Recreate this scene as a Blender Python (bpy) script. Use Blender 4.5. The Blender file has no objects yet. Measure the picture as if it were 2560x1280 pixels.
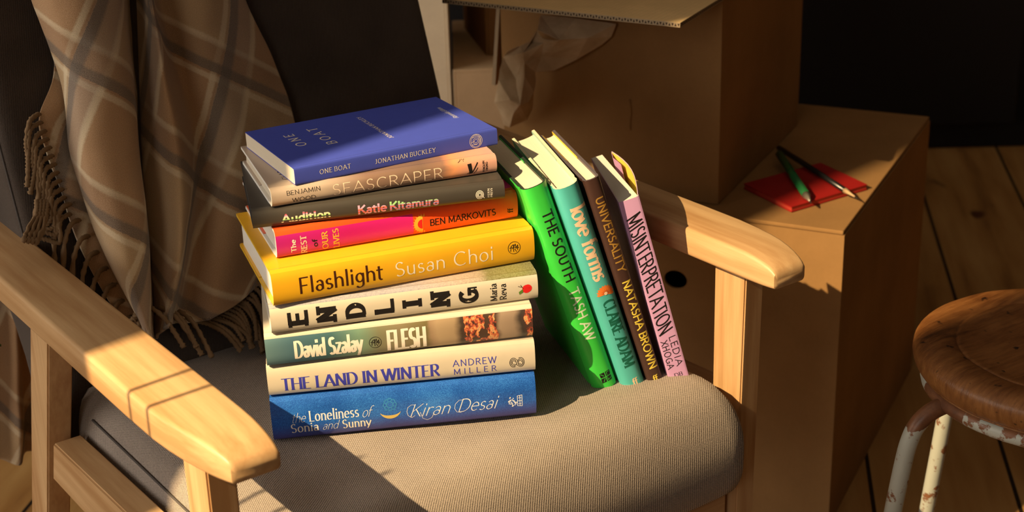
import bpy, bmesh, math, random
from mathutils import Vector, Matrix, noise
R=math.radians
THROW=[[(-0.0492, 0.3257, 0.7989), (-0.0538, 0.3185, 0.7778), (-0.0461, 0.2932, 0.7033), (-0.0542, 0.2685, 0.6307), (-0.0504, 0.2389, 0.556), (-0.0337, 0.206, 0.4778), (-0.031, 0.1875, 0.4545)], [(-0.0394, 0.2931, 0.8024), (-0.0432, 0.286, 0.7814), (-0.0418, 0.2614, 0.7091), (-0.0516, 0.2372, 0.638), (-0.0523, 0.2084, 0.5657), (-0.041, 0.1792, 0.4885), (-0.0404, 0.1611, 0.4662)], [(-0.0106, 0.2776, 0.8005), (-0.0144, 0.2705, 0.7795), (-0.0185, 0.2461, 0.7078), (-0.0301, 0.2221, 0.6371), (-0.0394, 0.1939, 0.5667), (-0.0404, 0.1672, 0.4925), (-0.0441, 0.1494, 0.4712)], [(0.0254, 0.29, 0.7933), (0.0215, 0.2827, 0.7719), (0.0097, 0.2583, 0.7), (-0.0021, 0.2338, 0.6279), (-0.0142, 0.2054, 0.5568), (-0.0301, 0.1785, 0.4864), (-0.0381, 0.1608, 0.4656)], [(0.0529, 0.341, 0.7817), (0.0497, 0.3334, 0.7593), (0.0354, 0.3081, 0.6849), (0.0199, 0.2828, 0.6106), (0.0062, 0.2536, 0.5371), (-0.0111, 0.2223, 0.4698), (-0.0183, 0.2056, 0.4518)], [(0.06, 0.3306, 0.7822), (0.0567, 0.323, 0.7599), (0.0389, 0.298, 0.6863), (0.0218, 0.273, 0.6127), (0.0057, 0.244, 0.5401), (-0.0109, 0.2151, 0.4766), (-0.0184, 0.1991, 0.4607)], [(0.0523, 0.2847, 0.7902), (0.0487, 0.2773, 0.7685), (0.0424, 0.2524, 0.6951), (0.0361, 0.2272, 0.6211), (0.0171, 0.199, 0.5506), (-0.0092, 0.1771, 0.4935), (-0.0192, 0.1627, 0.4824)], [(0.0797, 0.3276, 0.7798), (0.0756, 0.32, 0.7574), (0.0766, 0.2938, 0.6801), (0.076, 0.2672, 0.6021), (0.0475, 0.2388, 0.5309), (0.0192, 0.2134, 0.4772), (0.0081, 0.1989, 0.4658)], [(0.1006, 0.3025, 0.7805), (0.1028, 0.2946, 0.7573), (0.1032, 0.2685, 0.6803), (0.1037, 0.242, 0.6024), (0.0729, 0.2138, 0.5318), (0.0445, 0.1934, 0.4855), (0.0312, 0.1782, 0.4719)], [(0.1389, 0.3108, 0.7736), (0.1369, 0.3029, 0.7506), (0.1462, 0.2758, 0.6707), (0.1447, 0.2488, 0.5915), (0.111, 0.2203, 0.5201), (0.0834, 0.2039, 0.4886), (0.0672, 0.1884, 0.4741)], [(0.1691, 0.3274, 0.7667), (0.168, 0.3194, 0.7431), (0.188, 0.291, 0.6597), (0.1867, 0.2634, 0.5785), (0.1607, 0.2392, 0.5197), (0.1333, 0.2234, 0.4956), (0.1113, 0.2088, 0.4838)]]
UNDER=[[(-0.0425, 0.3092, 0.7192), (-0.0711, 0.2933, 0.6725), (-0.0724, 0.282, 0.6394), (-0.0691, 0.2704, 0.6052), (-0.0674, 0.2588, 0.571), (-0.0606, 0.2371, 0.5259), (-0.0463, 0.2203, 0.4765), (-0.0397, 0.2132, 0.4555)], [(-0.0194, 0.3059, 0.7157), (-0.0484, 0.2899, 0.6687), (-0.0515, 0.2787, 0.6357), (-0.0508, 0.2671, 0.6018), (-0.0482, 0.2554, 0.5672), (-0.039, 0.2334, 0.5212), (-0.0266, 0.218, 0.4759), (-0.0235, 0.2105, 0.4538)], [(0.0069, 0.3123, 0.7097), (-0.0149, 0.2956, 0.6606), (-0.02, 0.2843, 0.6274), (-0.0211, 0.2727, 0.5933), (-0.0223, 0.2611, 0.5591), (-0.0168, 0.2392, 0.5133), (-0.011, 0.2255, 0.4731), (-0.0121, 0.2189, 0.4538)]]
TASSEL=[[(-0.0719, 0.29, 0.6754), (-0.0846, 0.2808, 0.673), (-0.0923, 0.2768, 0.655), (-0.0937, 0.2746, 0.6423), (-0.0958, 0.2724, 0.6297)], [(-0.0721, 0.2874, 0.6677), (-0.0862, 0.2783, 0.6657), (-0.0923, 0.2742, 0.6474), (-0.0964, 0.2707, 0.6308), (-0.1011, 0.2672, 0.6144)], [(-0.0705, 0.2847, 0.6597), (-0.0835, 0.2755, 0.6575), (-0.0906, 0.2715, 0.6394), (-0.0918, 0.2686, 0.6248), (-0.0933, 0.2658, 0.6103)], [(-0.0702, 0.2821, 0.652), (-0.0846, 0.273, 0.6501), (-0.0901, 0.2688, 0.6316), (-0.095, 0.2668, 0.6196), (-0.1002, 0.2649, 0.6075)], [(-0.0699, 0.2794, 0.6442), (-0.0827, 0.2703, 0.6421), (-0.0896, 0.2662, 0.6239), (-0.0946, 0.2607, 0.6014), (-0.0996, 0.2552, 0.579)], [(-0.0696, 0.2768, 0.6364), (-0.0839, 0.2677, 0.6346), (-0.0891, 0.2635, 0.6161), (-0.0972, 0.2592, 0.597), (-0.1051, 0.2548, 0.5779)], [(-0.0692, 0.2741, 0.6286), (-0.0831, 0.2651, 0.6268), (-0.0886, 0.2609, 0.6083), (-0.0925, 0.2589, 0.5962), (-0.0959, 0.2569, 0.5841)], [(-0.0689, 0.2715, 0.6208), (-0.0815, 0.2624, 0.6188), (-0.0881, 0.2582, 0.6005), (-0.0953, 0.256, 0.5878), (-0.102, 0.2538, 0.575)], [(-0.0686, 0.2688, 0.613), (-0.0817, 0.2597, 0.6111), (-0.0876, 0.2556, 0.5927), (-0.093, 0.2538, 0.5813), (-0.0976, 0.252, 0.5698)], [(-0.0683, 0.2662, 0.6051), (-0.0826, 0.2572, 0.6036), (-0.0872, 0.2529, 0.5848), (-0.0922, 0.253, 0.5788), (-0.0963, 0.253, 0.5726)], [(-0.068, 0.2635, 0.5973), (-0.0814, 0.2545, 0.5956), (-0.0867, 0.2502, 0.577), (-0.0942, 0.2514, 0.5741), (-0.1006, 0.2524, 0.571)], [(-0.0676, 0.2608, 0.5894), (-0.0802, 0.2518, 0.5876), (-0.0862, 0.2476, 0.5691), (-0.0953, 0.2505, 0.5715), (-0.1032, 0.2533, 0.5736)], [(-0.0673, 0.2581, 0.5815), (-0.081, 0.2492, 0.5801), (-0.0857, 0.2449, 0.5613), (-0.0961, 0.2484, 0.5653), (-0.1049, 0.2518, 0.5691)], [(-0.0966, 0.259, 0.6026), (-0.1041, 0.2449, 0.5923), (-0.1232, 0.2132, 0.5923), (-0.1361, 0.1872, 0.5936)], [(-0.0933, 0.2587, 0.6019), (-0.1012, 0.2447, 0.5917), (-0.119, 0.2129, 0.5914), (-0.1328, 0.1867, 0.5921)], [(-0.09, 0.2585, 0.6012), (-0.0983, 0.2445, 0.591), (-0.1147, 0.2126, 0.5904), (-0.1295, 0.1862, 0.5906)], [(-0.0867, 0.2582, 0.6005), (-0.0953, 0.2442, 0.5903), (-0.1104, 0.2122, 0.5894), (-0.1262, 0.1857, 0.5892)], [(-0.0655, 0.2592, 0.591), (-0.0764, 0.2528, 0.5906), (-0.0864, 0.2494, 0.5744), (-0.0916, 0.2473, 0.5497), (-0.0937, 0.243, 0.5309)], [(-0.0607, 0.2538, 0.575), (-0.0717, 0.2473, 0.5746), (-0.0817, 0.244, 0.5585), (-0.0869, 0.2418, 0.5336), (-0.0896, 0.2376, 0.5149)], [(-0.0559, 0.2483, 0.5588), (-0.0669, 0.2419, 0.5586), (-0.077, 0.2385, 0.5424), (-0.0822, 0.2363, 0.5174), (-0.082, 0.2318, 0.4978)], [(-0.0511, 0.2428, 0.5425), (-0.0622, 0.2364, 0.5424), (-0.0722, 0.233, 0.5262), (-0.0775, 0.2308, 0.5011), (-0.0809, 0.2265, 0.4824)], [(-0.0462, 0.2372, 0.5262), (-0.0574, 0.2309, 0.5262), (-0.0675, 0.2274, 0.5099), (-0.0727, 0.2252, 0.4847), (-0.0751, 0.2208, 0.4656)], [(-0.0413, 0.2316, 0.5097), (-0.0525, 0.2253, 0.5098), (-0.0627, 0.2219, 0.4935), (-0.0679, 0.2196, 0.4682), (-0.0713, 0.2153, 0.4493)], [(-0.0364, 0.226, 0.4931), (-0.0476, 0.2197, 0.4934), (-0.0578, 0.2163, 0.4771), (-0.0631, 0.2139, 0.4516), (-0.0645, 0.2094, 0.432)], [(-0.0314, 0.2203, 0.4765), (-0.0427, 0.2141, 0.4768), (-0.053, 0.2106, 0.4605), (-0.0582, 0.2083, 0.4349), (-0.0613, 0.2039, 0.4157)], [(-0.036, 0.2076, 0.4826), (-0.0327, 0.1997, 0.4904), (-0.0347, 0.1943, 0.4902), (-0.0385, 0.1934, 0.4874), (-0.0426, 0.1926, 0.4851)], [(-0.0268, 0.2077, 0.4829), (-0.0252, 0.1952, 0.4927), (-0.0188, 0.1772, 0.4865), (-0.0152, 0.1623, 0.4737), (-0.0129, 0.1501, 0.4626)], [(-0.0141, 0.2063, 0.4788), (-0.0126, 0.1938, 0.4887), (-0.005, 0.1752, 0.4804), (-0.0004, 0.1592, 0.4646), (0.0027, 0.1461, 0.4508)], [(-0.0067, 0.205, 0.475), (-0.0053, 0.1925, 0.4849), (-0.0015, 0.175, 0.48), (-0.0005, 0.1607, 0.4689), (-0.0005, 0.149, 0.4593)], [(0.0027, 0.2035, 0.4706), (0.0041, 0.1911, 0.4805), (0.0091, 0.1728, 0.4733), (0.0111, 0.1573, 0.4589), (0.012, 0.1446, 0.4463)], [(-0.0414, 0.2061, 0.4783), (-0.038, 0.1982, 0.4861), (-0.0377, 0.1922, 0.4838), (-0.0394, 0.1903, 0.4782), (-0.0417, 0.1887, 0.4735)], [(0.0126, 0.2021, 0.4664), (0.0288, 0.1899, 0.4617), (0.0421, 0.1758, 0.4513), (0.0527, 0.1671, 0.4318)], [(0.0189, 0.2017, 0.4653), (0.0338, 0.1898, 0.4613), (0.0458, 0.1761, 0.4522), (0.0553, 0.1681, 0.4348)], [(0.0278, 0.2011, 0.4636), (0.0431, 0.1895, 0.4605), (0.0557, 0.1767, 0.4538), (0.0664, 0.17, 0.4404)], [(0.0371, 0.2007, 0.4623), (0.0473, 0.1894, 0.4601), (0.0538, 0.1767, 0.4539), (0.0581, 0.17, 0.4405)], [(0.0445, 0.2007, 0.4623), (0.0554, 0.189, 0.4588), (0.0623, 0.1752, 0.4496), (0.0665, 0.1669, 0.4312)], [(0.051, 0.2011, 0.4634), (0.0591, 0.1897, 0.461), (0.0628, 0.1766, 0.4534), (0.0639, 0.169, 0.4374)], [(0.057, 0.2016, 0.465), (0.0637, 0.1901, 0.4622), (0.0656, 0.1765, 0.4534), (0.0647, 0.1682, 0.435)], [(0.0622, 0.2021, 0.4665), (0.0675, 0.1905, 0.4633), (0.0675, 0.1763, 0.4526), (0.0641, 0.1668, 0.4309)], [(0.0661, 0.2025, 0.4677), (0.0739, 0.1904, 0.463), (0.0762, 0.1752, 0.4494), (0.075, 0.1642, 0.4234)], [(0.0692, 0.2029, 0.4688), (0.0762, 0.1907, 0.4641), (0.0775, 0.1754, 0.4502), (0.0752, 0.1642, 0.4234)], [(0.0725, 0.2034, 0.4703), (0.0771, 0.1919, 0.4674), (0.0762, 0.1779, 0.4575), (0.0722, 0.1688, 0.4369)], [(0.0773, 0.2042, 0.4725), (0.0843, 0.1919, 0.4675), (0.0856, 0.1764, 0.4529), (0.0831, 0.1648, 0.425)], [(0.0833, 0.2052, 0.4756), (0.0873, 0.1929, 0.4705), (0.0847, 0.1769, 0.4544), (0.0779, 0.1643, 0.4235)], [(0.0898, 0.2064, 0.479), (0.0935, 0.194, 0.4736), (0.0905, 0.1777, 0.4567), (0.0831, 0.1646, 0.4246)], [(0.0957, 0.2073, 0.4819), (0.0977, 0.1954, 0.4778), (0.0931, 0.1801, 0.4638), (0.0845, 0.1686, 0.4361)], [(0.1009, 0.208, 0.4838), (0.1027, 0.196, 0.4795), (0.0977, 0.1804, 0.4649), (0.0886, 0.1686, 0.4362)], [(0.1057, 0.2085, 0.4853), (0.1061, 0.1959, 0.4791), (0.0986, 0.1785, 0.4593), (0.0861, 0.1637, 0.4217)], [(0.11, 0.209, 0.4868), (0.1103, 0.197, 0.4826), (0.1033, 0.1814, 0.4676), (0.0923, 0.1692, 0.438)], [(0.114, 0.2098, 0.4891), (0.1127, 0.1977, 0.4844), (0.1037, 0.1815, 0.4679), (0.0902, 0.1684, 0.4357)], [(0.1177, 0.2108, 0.4921), (0.1187, 0.1982, 0.486), (0.1119, 0.181, 0.4664), (0.1002, 0.1663, 0.4296)], [(0.1208, 0.2119, 0.4951), (0.1201, 0.1994, 0.4896), (0.1114, 0.1825, 0.471), (0.0978, 0.1683, 0.4354)], [(0.123, 0.2126, 0.4972), (0.1247, 0.1996, 0.49), (0.1183, 0.1815, 0.468), (0.1067, 0.1655, 0.4271)]]
REARP=[[(-0.1129, 0.44, 0.4935), (-0.1244, 0.44, 0.4226), (-0.1363, 0.44, 0.3497), (-0.1519, 0.44, 0.2537)], [(-0.0882, 0.455, 0.487), (-0.0987, 0.455, 0.415), (-0.1095, 0.455, 0.341), (-0.1241, 0.455, 0.246)], [(-0.0757, 0.43, 0.4837), (-0.0852, 0.43, 0.411), (-0.0942, 0.43, 0.3361), (-0.1078, 0.43, 0.2426)], [(-0.0651, 0.452, 0.4809), (-0.0733, 0.452, 0.4075), (-0.0804, 0.452, 0.3316), (-0.091, 0.452, 0.2443)], [(-0.0502, 0.435, 0.477), (-0.0569, 0.435, 0.4027), (-0.063, 0.435, 0.3259), (-0.0726, 0.435, 0.2428)]]
KRAFT={'a': (0.6007, 0.3848, 0.6459), 'b': (0.6197, 0.3383, 0.6473), 'c': (0.6605, 0.3106, 0.6379), 'd': (0.6574, 0.3163, 0.6213), 'e': (0.6502, 0.3256, 0.6107), 'f': (0.6281, 0.3501, 0.5905), 'g': (0.6151, 0.3789, 0.5737), 'h': (0.5975, 0.395, 0.5716), 'i': (0.5828, 0.3758, 0.61), 'j': (0.5821, 0.3665, 0.6335), 'k': (0.5825, 0.3869, 0.6146), 'l': (0.5689, 0.3807, 0.6044), 'm': (0.5763, 0.388, 0.5883), 'n': (0.5975, 0.38, 0.5953), 'o': (0.5885, 0.365, 0.6161), 'p': (0.572, 0.4281, 0.5895), 'q': (0.5655, 0.4083, 0.6017), 'r': (0.5767, 0.3978, 0.6084), 's': (0.5647, 0.431, 0.5599), 't': (0.5653, 0.4406, 0.5285), 'u': (0.5723, 0.4381, 0.5116), 'v': (0.5593, 0.3986, 0.5415), 'w': (0.5833, 0.4175, 0.5592), 'x': (0.5695, 0.3795, 0.5748), 'y': (0.5965, 0.3925, 0.5618), 'z': (0.5887, 0.386, 0.549), 'A': (0.5815, 0.3888, 0.5367), 'B': (0.5682, 0.4031, 0.5229), 'C': (0.5658, 0.3864, 0.5366), 'D': (0.6, 0.4073, 0.5183), 'E': (0.5999, 0.4182, 0.5024), 'F': (0.5848, 0.4359, 0.4916), 'H': (0.5807, 0.4435, 0.494), 'I': (0.5925, 0.3361, 0.6247), 'J': (0.6237, 0.3202, 0.6248)}
KFACES='abI aIj bcJ bJI cdJ deJ efJ JfnI Iojk oIn ojk fgn ghn kjl klr okl olm onm mnh mhx rqp rpl plw psw stv svw tuB tvB uHF uFB vBC vCw wlm wmx wCx CAx xAz xzy xyh zDA ADE AEC CEB BEF'
BOOKS={'lonely':((0.0, 0.0, 0.42),(0.87652, -0.48113, 0.01494),(0.48126, 0.87655, -0.00658),(-0.00993, 0.01296, 0.99987),0.2381,0.1600,0.0427),
'land':((0.00175, 0.00432, 0.4627),(0.87458, -0.48465, 0.01496),(0.48478, 0.87461, -0.00652),(-0.00992, 0.01296, 0.99987),0.2394,0.1600,0.0312),
'flesh':((0.00077, 0.00028, 0.49397),(0.8955, -0.44482, 0.01466),(0.44495, 0.89552, -0.00719),(-0.00993, 0.01296, 0.99987),0.2379,0.1600,0.0316),
'endling':((0.00584, -0.00454, 0.52572),(0.9192, -0.39353, 0.01422),(0.39366, 0.91922, -0.008),(-0.00993, 0.01296, 0.99987),0.2390,0.1600,0.0274),
'flash':((0.00765, -0.01, 0.55317),(0.95946, -0.28154, 0.0132),(0.28167, 0.95946, -0.00964),(-0.00996, 0.01297, 0.99987),0.2400,0.1597,0.0336),
'rest':((0.02567, 0.01185, 0.58666),(0.96074, -0.27714, 0.01314),(0.27727, 0.96074, -0.0097),(-0.00993, 0.01296, 0.99987),0.2236,0.1430,0.0272),
'aud':((0.01259, 0.02565, 0.61356),(0.91967, -0.39244, 0.01422),(0.39257, 0.91969, -0.00803),(-0.00993, 0.01297, 0.99987),0.2237,0.1425,0.0178),
'sea':((0.02895, 0.01902, 0.63157),(0.96015, -0.27917, 0.01315),(0.27931, 0.96015, -0.00969),(-0.00993, 0.01298, 0.99987),0.2062,0.1344,0.0174),
'boat':((0.04964, 0.01164, 0.64929),(0.98898, -0.14757, 0.0117),(0.14771, 0.98897, -0.01131),(-0.0099, 0.01291, 0.99987),0.1970,0.1309,0.0151),
'south':((0.22872, -0.07374, 0.62588),(0.2719, -0.11453, -0.95549),(0.34349, 0.93904, -0.01481),(0.89894, -0.32417, 0.29466),0.2206,0.1485,0.0248),
'love':((0.25026, -0.09308, 0.6265),(0.27989, -0.09091, -0.95572),(0.36963, 0.92897, 0.01988),(0.88602, -0.35883, 0.29361),0.2213,0.1474,0.0239),
'univ':((0.27511, -0.10393, 0.63119),(0.26896, -0.09164, -0.95878),(0.35657, 0.93421, 0.01074),(0.89472, -0.34476, 0.28394),0.2234,0.1378,0.0162),
'misin':((0.31399, -0.10695, 0.60264),(0.21224, -0.13812, -0.96741),(0.47995, 0.87707, -0.01993),(0.85124, -0.46007, 0.25244),0.1951,0.1396,0.0195),
}
CAM=((-0.52479, -1.10874, 1.08253),(0.805603, -0.591714, -0.029645),(0.244914, 0.287047, 0.926078),(0.539464, 0.753312, -0.376165),3805.3)

D=bpy.data; COL=bpy.context.scene.collection; SC=bpy.context.scene
# ---------------- camera, world, sun, exposure ----------------
cam=D.objects.new('camera',D.cameras.new('camera')); COL.objects.link(cam)
_c,_r,_u,_f,_fl=CAM
m=Matrix.Identity(4)
for i in range(3): m[i][0]=_r[i]; m[i][1]=_u[i]; m[i][2]=-_f[i]; m[i][3]=_c[i]
cam.matrix_world=m
cam.data.sensor_width=36; cam.data.lens=_fl/2560*36
cam.data.clip_start=.02; cam.data.dof.use_dof=True; cam.data.dof.focus_distance=1.36; cam.data.dof.aperture_fstop=8.5
SC.camera=cam
SC.view_settings.view_transform='Standard'; SC.view_settings.look='None'
SC.view_settings.exposure=EXPO=0.0; SC.view_settings.gamma=1; SC.view_settings.use_curve_mapping=False
w=D.worlds.new('sky'); SC.world=w; w.use_nodes=True
bg=w.node_tree.nodes['Background']; bg.inputs[0].default_value=(1.0,.90,.78,1); bg.inputs[1].default_value=4.7
LP=Vector((-1.75,-.26,2.10)); AIM=Vector((.33,.0,.50))   # hard warm key lamp high on the left
key=D.objects.new('key_lamp',D.lights.new('key_lamp','SPOT')); COL.objects.link(key); key.location=LP
key.rotation_euler=(AIM-LP).to_track_quat('-Z','Y').to_euler()
key.data.energy=690; key.data.color=(1.0,.73,.39); key.data.shadow_soft_size=.0075; key.data.spot_size=R(25); key.data.spot_blend=.15
SC.cycles.use_denoising=True; SC.cycles.max_bounces=8; SC.cycles.diffuse_bounces=4
# windows of the left wall (x = WX): daylight portals sit in the openings
WX=-2.6
WINS=[(-2.4,-1.25,.75,2.35),(.15,2.4,.35,2.6)]
for i,(a,b,z0,z1) in enumerate(WINS):
    L=D.lights.new('daylight_portal','AREA'); L.shape='RECTANGLE'; L.size=z1-z0; L.size_y=b-a; L.cycles.is_portal=True
    o=D.objects.new('daylight_portal',L); COL.objects.link(o); o.location=(WX-.12,(a+b)/2,(z0+z1)/2); o.rotation_euler=(0,R(-90),0)

# ---------------- helpers ----------------
def link(name,me,mat=None,parent=None,smooth=False):
    o=D.objects.new(name,me); COL.objects.link(o)
    if mat:
        for k in (mat if isinstance(mat,(list,tuple)) else [mat]): me.materials.append(k)
    if parent: o.parent=parent
    if smooth:
        for p in me.polygons: p.use_smooth=True
    return o
def mesh(name,vs,fs,mat=None,parent=None,smooth=False,mi=None):
    me=D.meshes.new(name); me.from_pydata([tuple(v) for v in vs],[],fs); me.update()
    if mi:
        for p,k in zip(me.polygons,mi): p.material_index=k
    return link(name,me,mat,parent,smooth)
def frombm(name,bm,mat=None,parent=None,smooth=False):
    me=D.meshes.new(name); bm.to_mesh(me); bm.free(); return link(name,me,mat,parent,smooth)
def tag(o,label,cat=None,group=None,kind=None):
    if label: o['label']=label
    if cat: o['category']=cat
    if group: o['group']=group
    if kind: o['kind']=kind
    return o
def thing(name,label,cat,loc=(0,0,0),group=None):
    o=D.objects.new(name,None); COL.objects.link(o); o.location=loc; o.empty_display_size=.05
    return tag(o,label,cat,group)
def boxbm(bm,x0,x1,y0,y1,z0,z1,M=None):
    vs=[bm.verts.new((x,y,z)) for x in (x0,x1) for y in (y0,y1) for z in (z0,z1)]
    for f in ((0,1,3,2),(4,6,7,5),(0,4,5,1),(2,3,7,6),(0,2,6,4),(1,5,7,3)): bm.faces.new([vs[i] for i in f])
    if M is not None:
        for v in vs: v.co=M@v.co
    return vs
def box(name,x0,x1,y0,y1,z0,z1,mat,parent=None,bev=0,seg=2,smooth=False):
    bm=bmesh.new(); boxbm(bm,x0,x1,y0,y1,z0,z1)
    if bev: bmesh.ops.bevel(bm,geom=bm.edges[:],offset=bev,segments=seg,affect='EDGES',profile=.5)
    return frombm(name,bm,mat,parent,smooth)
def loft(rings,closed=True,caps=True):
    vs=[];fs=[];n=len(rings[0])
    for r in rings: vs+=r
    for i in range(len(rings)-1):
        for j in range(n if closed else n-1):
            k=(j+1)%n; fs.append((i*n+j,i*n+k,(i+1)*n+k,(i+1)*n+j))
    if caps: fs.append(tuple(range(n))[::-1]); fs.append(tuple((len(rings)-1)*n+j for j in range(n)))
    return vs,fs
def cr(P,t):
    n=len(P)-1;x=t*n;i=min(int(x),n-1);f=x-i
    p=[P[max(0,i-1)],P[i],P[i+1],P[min(n,i+2)]]
    return tuple(.5*(2*b+(c-a)*f+(2*a-5*b+4*c-d)*f*f+(3*b-a-3*c+d)*f**3) for a,b,c,d in zip(*p))
def tube(path,rad,n=10,twist=0,amp=0,name='tube',mat=None,parent=None,rings=None):
    P=[Vector(p) for p in path]; vs=[]; up=Vector((0,0,1)); N=None; s=0
    for i,p in enumerate(P):
        t=(P[min(i+1,len(P)-1)]-P[max(i-1,0)]).normalized()
        if N is None:
            N=t.cross(up)
            if N.length<1e-3: N=t.cross(Vector((1,0,0)))
        N=(N-t*N.dot(t)).normalized(); B=t.cross(N)
        if i: s+=(p-P[i-1]).length
        r=rad(i/(len(P)-1)) if callable(rad) else rad
        ring=[]
        for j in range(n):
            a=2*math.pi*j/n; rr=r*(1+amp*math.cos(2*(a-twist*s)))
            ring.append(p+N*math.cos(a)*rr+B*math.sin(a)*rr)
        vs.append(ring)
    v,f=loft(vs)
    return mesh(name,v,f,mat,parent,True)

# ---------------- material helpers ----------------
class NT:
    def __init__(s,name,rough=.6,spec=.5,col=None):
        s.m=D.materials.new(name); s.m.use_nodes=True; s.t=s.m.node_tree; s.b=s.t.nodes['Principled BSDF']
        s.b.inputs['Roughness'].default_value=rough; s.b.inputs['Specular IOR Level'].default_value=spec
        if col: s.b.inputs['Base Color'].default_value=(*col,1)
    def n(s,ty,**k):
        x=s.t.nodes.new('ShaderNode'+ty)
        for a,b in k.items():
            if a.startswith('i_'):
                key=a[2:]; key=int(key) if key.isdigit() else key.replace('_',' '); x.inputs[key].default_value=b
            else: setattr(x,a,b)
        return x
    def l(s,a,b): s.t.links.new(a,b)
    def obj(s): return s.n('TexCoord').outputs['Object']
    def map(s,v,scale=(1,1,1),rot=(0,0,0),loc=(0,0,0)):
        x=s.n('Mapping'); x.inputs['Scale'].default_value=scale; x.inputs['Rotation'].default_value=rot; x.inputs['Location'].default_value=loc; s.l(v,x.inputs[0]); return x.outputs[0]
    def noise(s,v,sc,det=4,rough=.55): x=s.n('TexNoise'); x.inputs['Scale'].default_value=sc; x.inputs['Detail'].default_value=det; x.inputs['Roughness'].default_value=rough; s.l(v,x.inputs['Vector']); return x.outputs['Fac']
    def ramp(s,f,stops,interp='LINEAR'):
        x=s.n('ValToRGB'); x.color_ramp.interpolation=interp; e=x.color_ramp.elements
        while len(e)<len(stops): e.new(.5)
        for q,(p,c) in zip(e,stops): q.position=p; q.color=(*c,1) if len(c)==3 else c
        s.l(f,x.inputs[0]); return x.outputs[0]
    def math(s,op,a,b=None,c=None):
        x=s.n('Math',operation=op)
        for i,v in enumerate((a,b,c)):
            if v is None: continue
            if isinstance(v,(int,float)): x.inputs[i].default_value=v
            else: s.l(v,x.inputs[i])
        return x.outputs[0]
    def mix(s,f,a,b,mode='MIX'):
        x=s.n('Mix',data_type='RGBA',blend_type=mode)
        for k,v in ((0,f),(6,a),(7,b)):
            if isinstance(v,(int,float)): x.inputs[k].default_value=v
            elif isinstance(v,tuple): x.inputs[k].default_value=(*v,1)
            else: s.l(v,x.inputs[k])
        return x.outputs[2]
    def sep(s,v): x=s.n('SeparateXYZ'); s.l(v,x.inputs[0]); return x.outputs
    def base(s,c): s.l(c,s.b.inputs['Base Color'])
    def bump(s,h,st=.3,d=.001): x=s.n('Bump'); x.inputs['Strength'].default_value=st; x.inputs['Distance'].default_value=d; s.l(h,x.inputs['Height']); s.l(x.outputs[0],s.b.inputs['Normal'])
def flat(name,col,rough=.5,spec=.4,metal=0):
    k=NT(name,rough,spec,col); k.b.inputs['Metallic'].default_value=metal; return k.m
def C8(r,g,b):
    f=lambda c:((c/255+.055)/1.055)**2.4 if c>10 else c/255/12.92
    return (f(r),f(g),f(b))
def wood(name,axis,light,dark,sc=14,rough=.42):
    dark=(dark[0]*.86,dark[1]*.80,dark[2]*.74)
    k=NT(name,rough,.4); v=k.obj()
    s=[sc*6]*3; s[axis]=sc*.35
    a=k.noise(k.map(v,tuple(s)),1,5,.6)
    s2=[sc*1.3]*3; s2[axis]=sc*.12
    b=k.noise(k.map(v,tuple(s2)),1,3,.5)
    f=k.math('ADD',k.math('MULTIPLY',a,.55),k.math('MULTIPLY',b,.45))
    k.base(k.ramp(f,[(.40,dark),(.60,light)])); k.bump(a,.08,.0006); return k.m
M_WOODY=wood('light_oak_along_y',1,(.60,.39,.20),(.50,.30,.14))
M_WOODZ=wood('light_oak_along_z',2,(.60,.39,.20),(.48,.28,.13))
M_WOODX=wood('light_oak_along_x',0,(.60,.39,.20),(.48,.28,.13))
def fabric(name,lo,hi,pitch=.0021,mixn=.35):
    k=NT(name,.95,.1); x,y,z=k.sep(k.obj())
    P=2*math.pi/pitch
    u=k.math('ADD',x,z); v=k.math('ADD',y,z)
    su=k.math('SINE',k.math('MULTIPLY',u,P)); sv=k.math('SINE',k.math('MULTIPLY',v,P))
    h=k.math('MULTIPLY_ADD',k.math('MULTIPLY',su,sv),.5,.5)
    n=k.noise(k.obj(),900,2,.7); n2=k.noise(k.obj(),14,3,.5)
    f=k.math('ADD',k.math('MULTIPLY',h,.6),k.math('MULTIPLY',n,.5))
    c=k.ramp(f,[(.30,lo),(.78,hi)])
    c=k.mix(mixn,c,k.ramp(n2,[(.3,lo),(.7,hi)]),'MIX')
    k.base(c); k.bump(f,.7,.0012)
    try: k.b.inputs['Sheen Weight'].default_value=.15
    except Exception: pass
    return k.m
M_SEAT=fabric('brown_grey_woven_upholstery',(.075,.062,.055),(.50,.415,.35),.0025,.12)
M_BACK=fabric('dark_brown_woven_upholstery',(.026,.019,.015),(.098,.072,.057),.0018)
M_SEAM=flat('dark_seam_thread',(.07,.06,.055),.9)
def cardboard(name,base=(.40,.25,.125),lines=0,axis=0):
    k=NT(name,.9,.02); v=k.obj()
    n=k.noise(k.map(v,(5,5,5)),1,5,.6); n2=k.noise(v,220,2)
    lo=tuple(c*.80 for c in base); hi=tuple(min(1,c*1.15) for c in base)
    c=k.ramp(n,[(.32,lo),(.68,hi)]); c=k.mix(.12,c,k.ramp(n2,[(.3,lo),(.7,hi)]))
    if lines:
        q=k.sep(v)[axis]; s=k.math('MULTIPLY_ADD',k.math('SINE',k.math('MULTIPLY',q,2*math.pi/.0065)),.5,.5)
        c=k.mix(k.math('MULTIPLY',s,.10),c,tuple(c_*.6 for c_ in base)); k.bump(s,.15,.0006)
    k.base(c); return k.m
M_CARD=cardboard('brown_cardboard',(.36,.20,.080)); M_CARDIN=cardboard('pale_cardboard_inner_face',(.84,.60,.30),1,1); M_CARDP=cardboard('pale_cardboard',(.90,.76,.56))
M_EDGE=flat('raw_cardboard_edge',(.42,.31,.19),.9); M_FLUTE=flat('corrugation_shadow_gap',(.05,.03,.02),.95)

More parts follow.
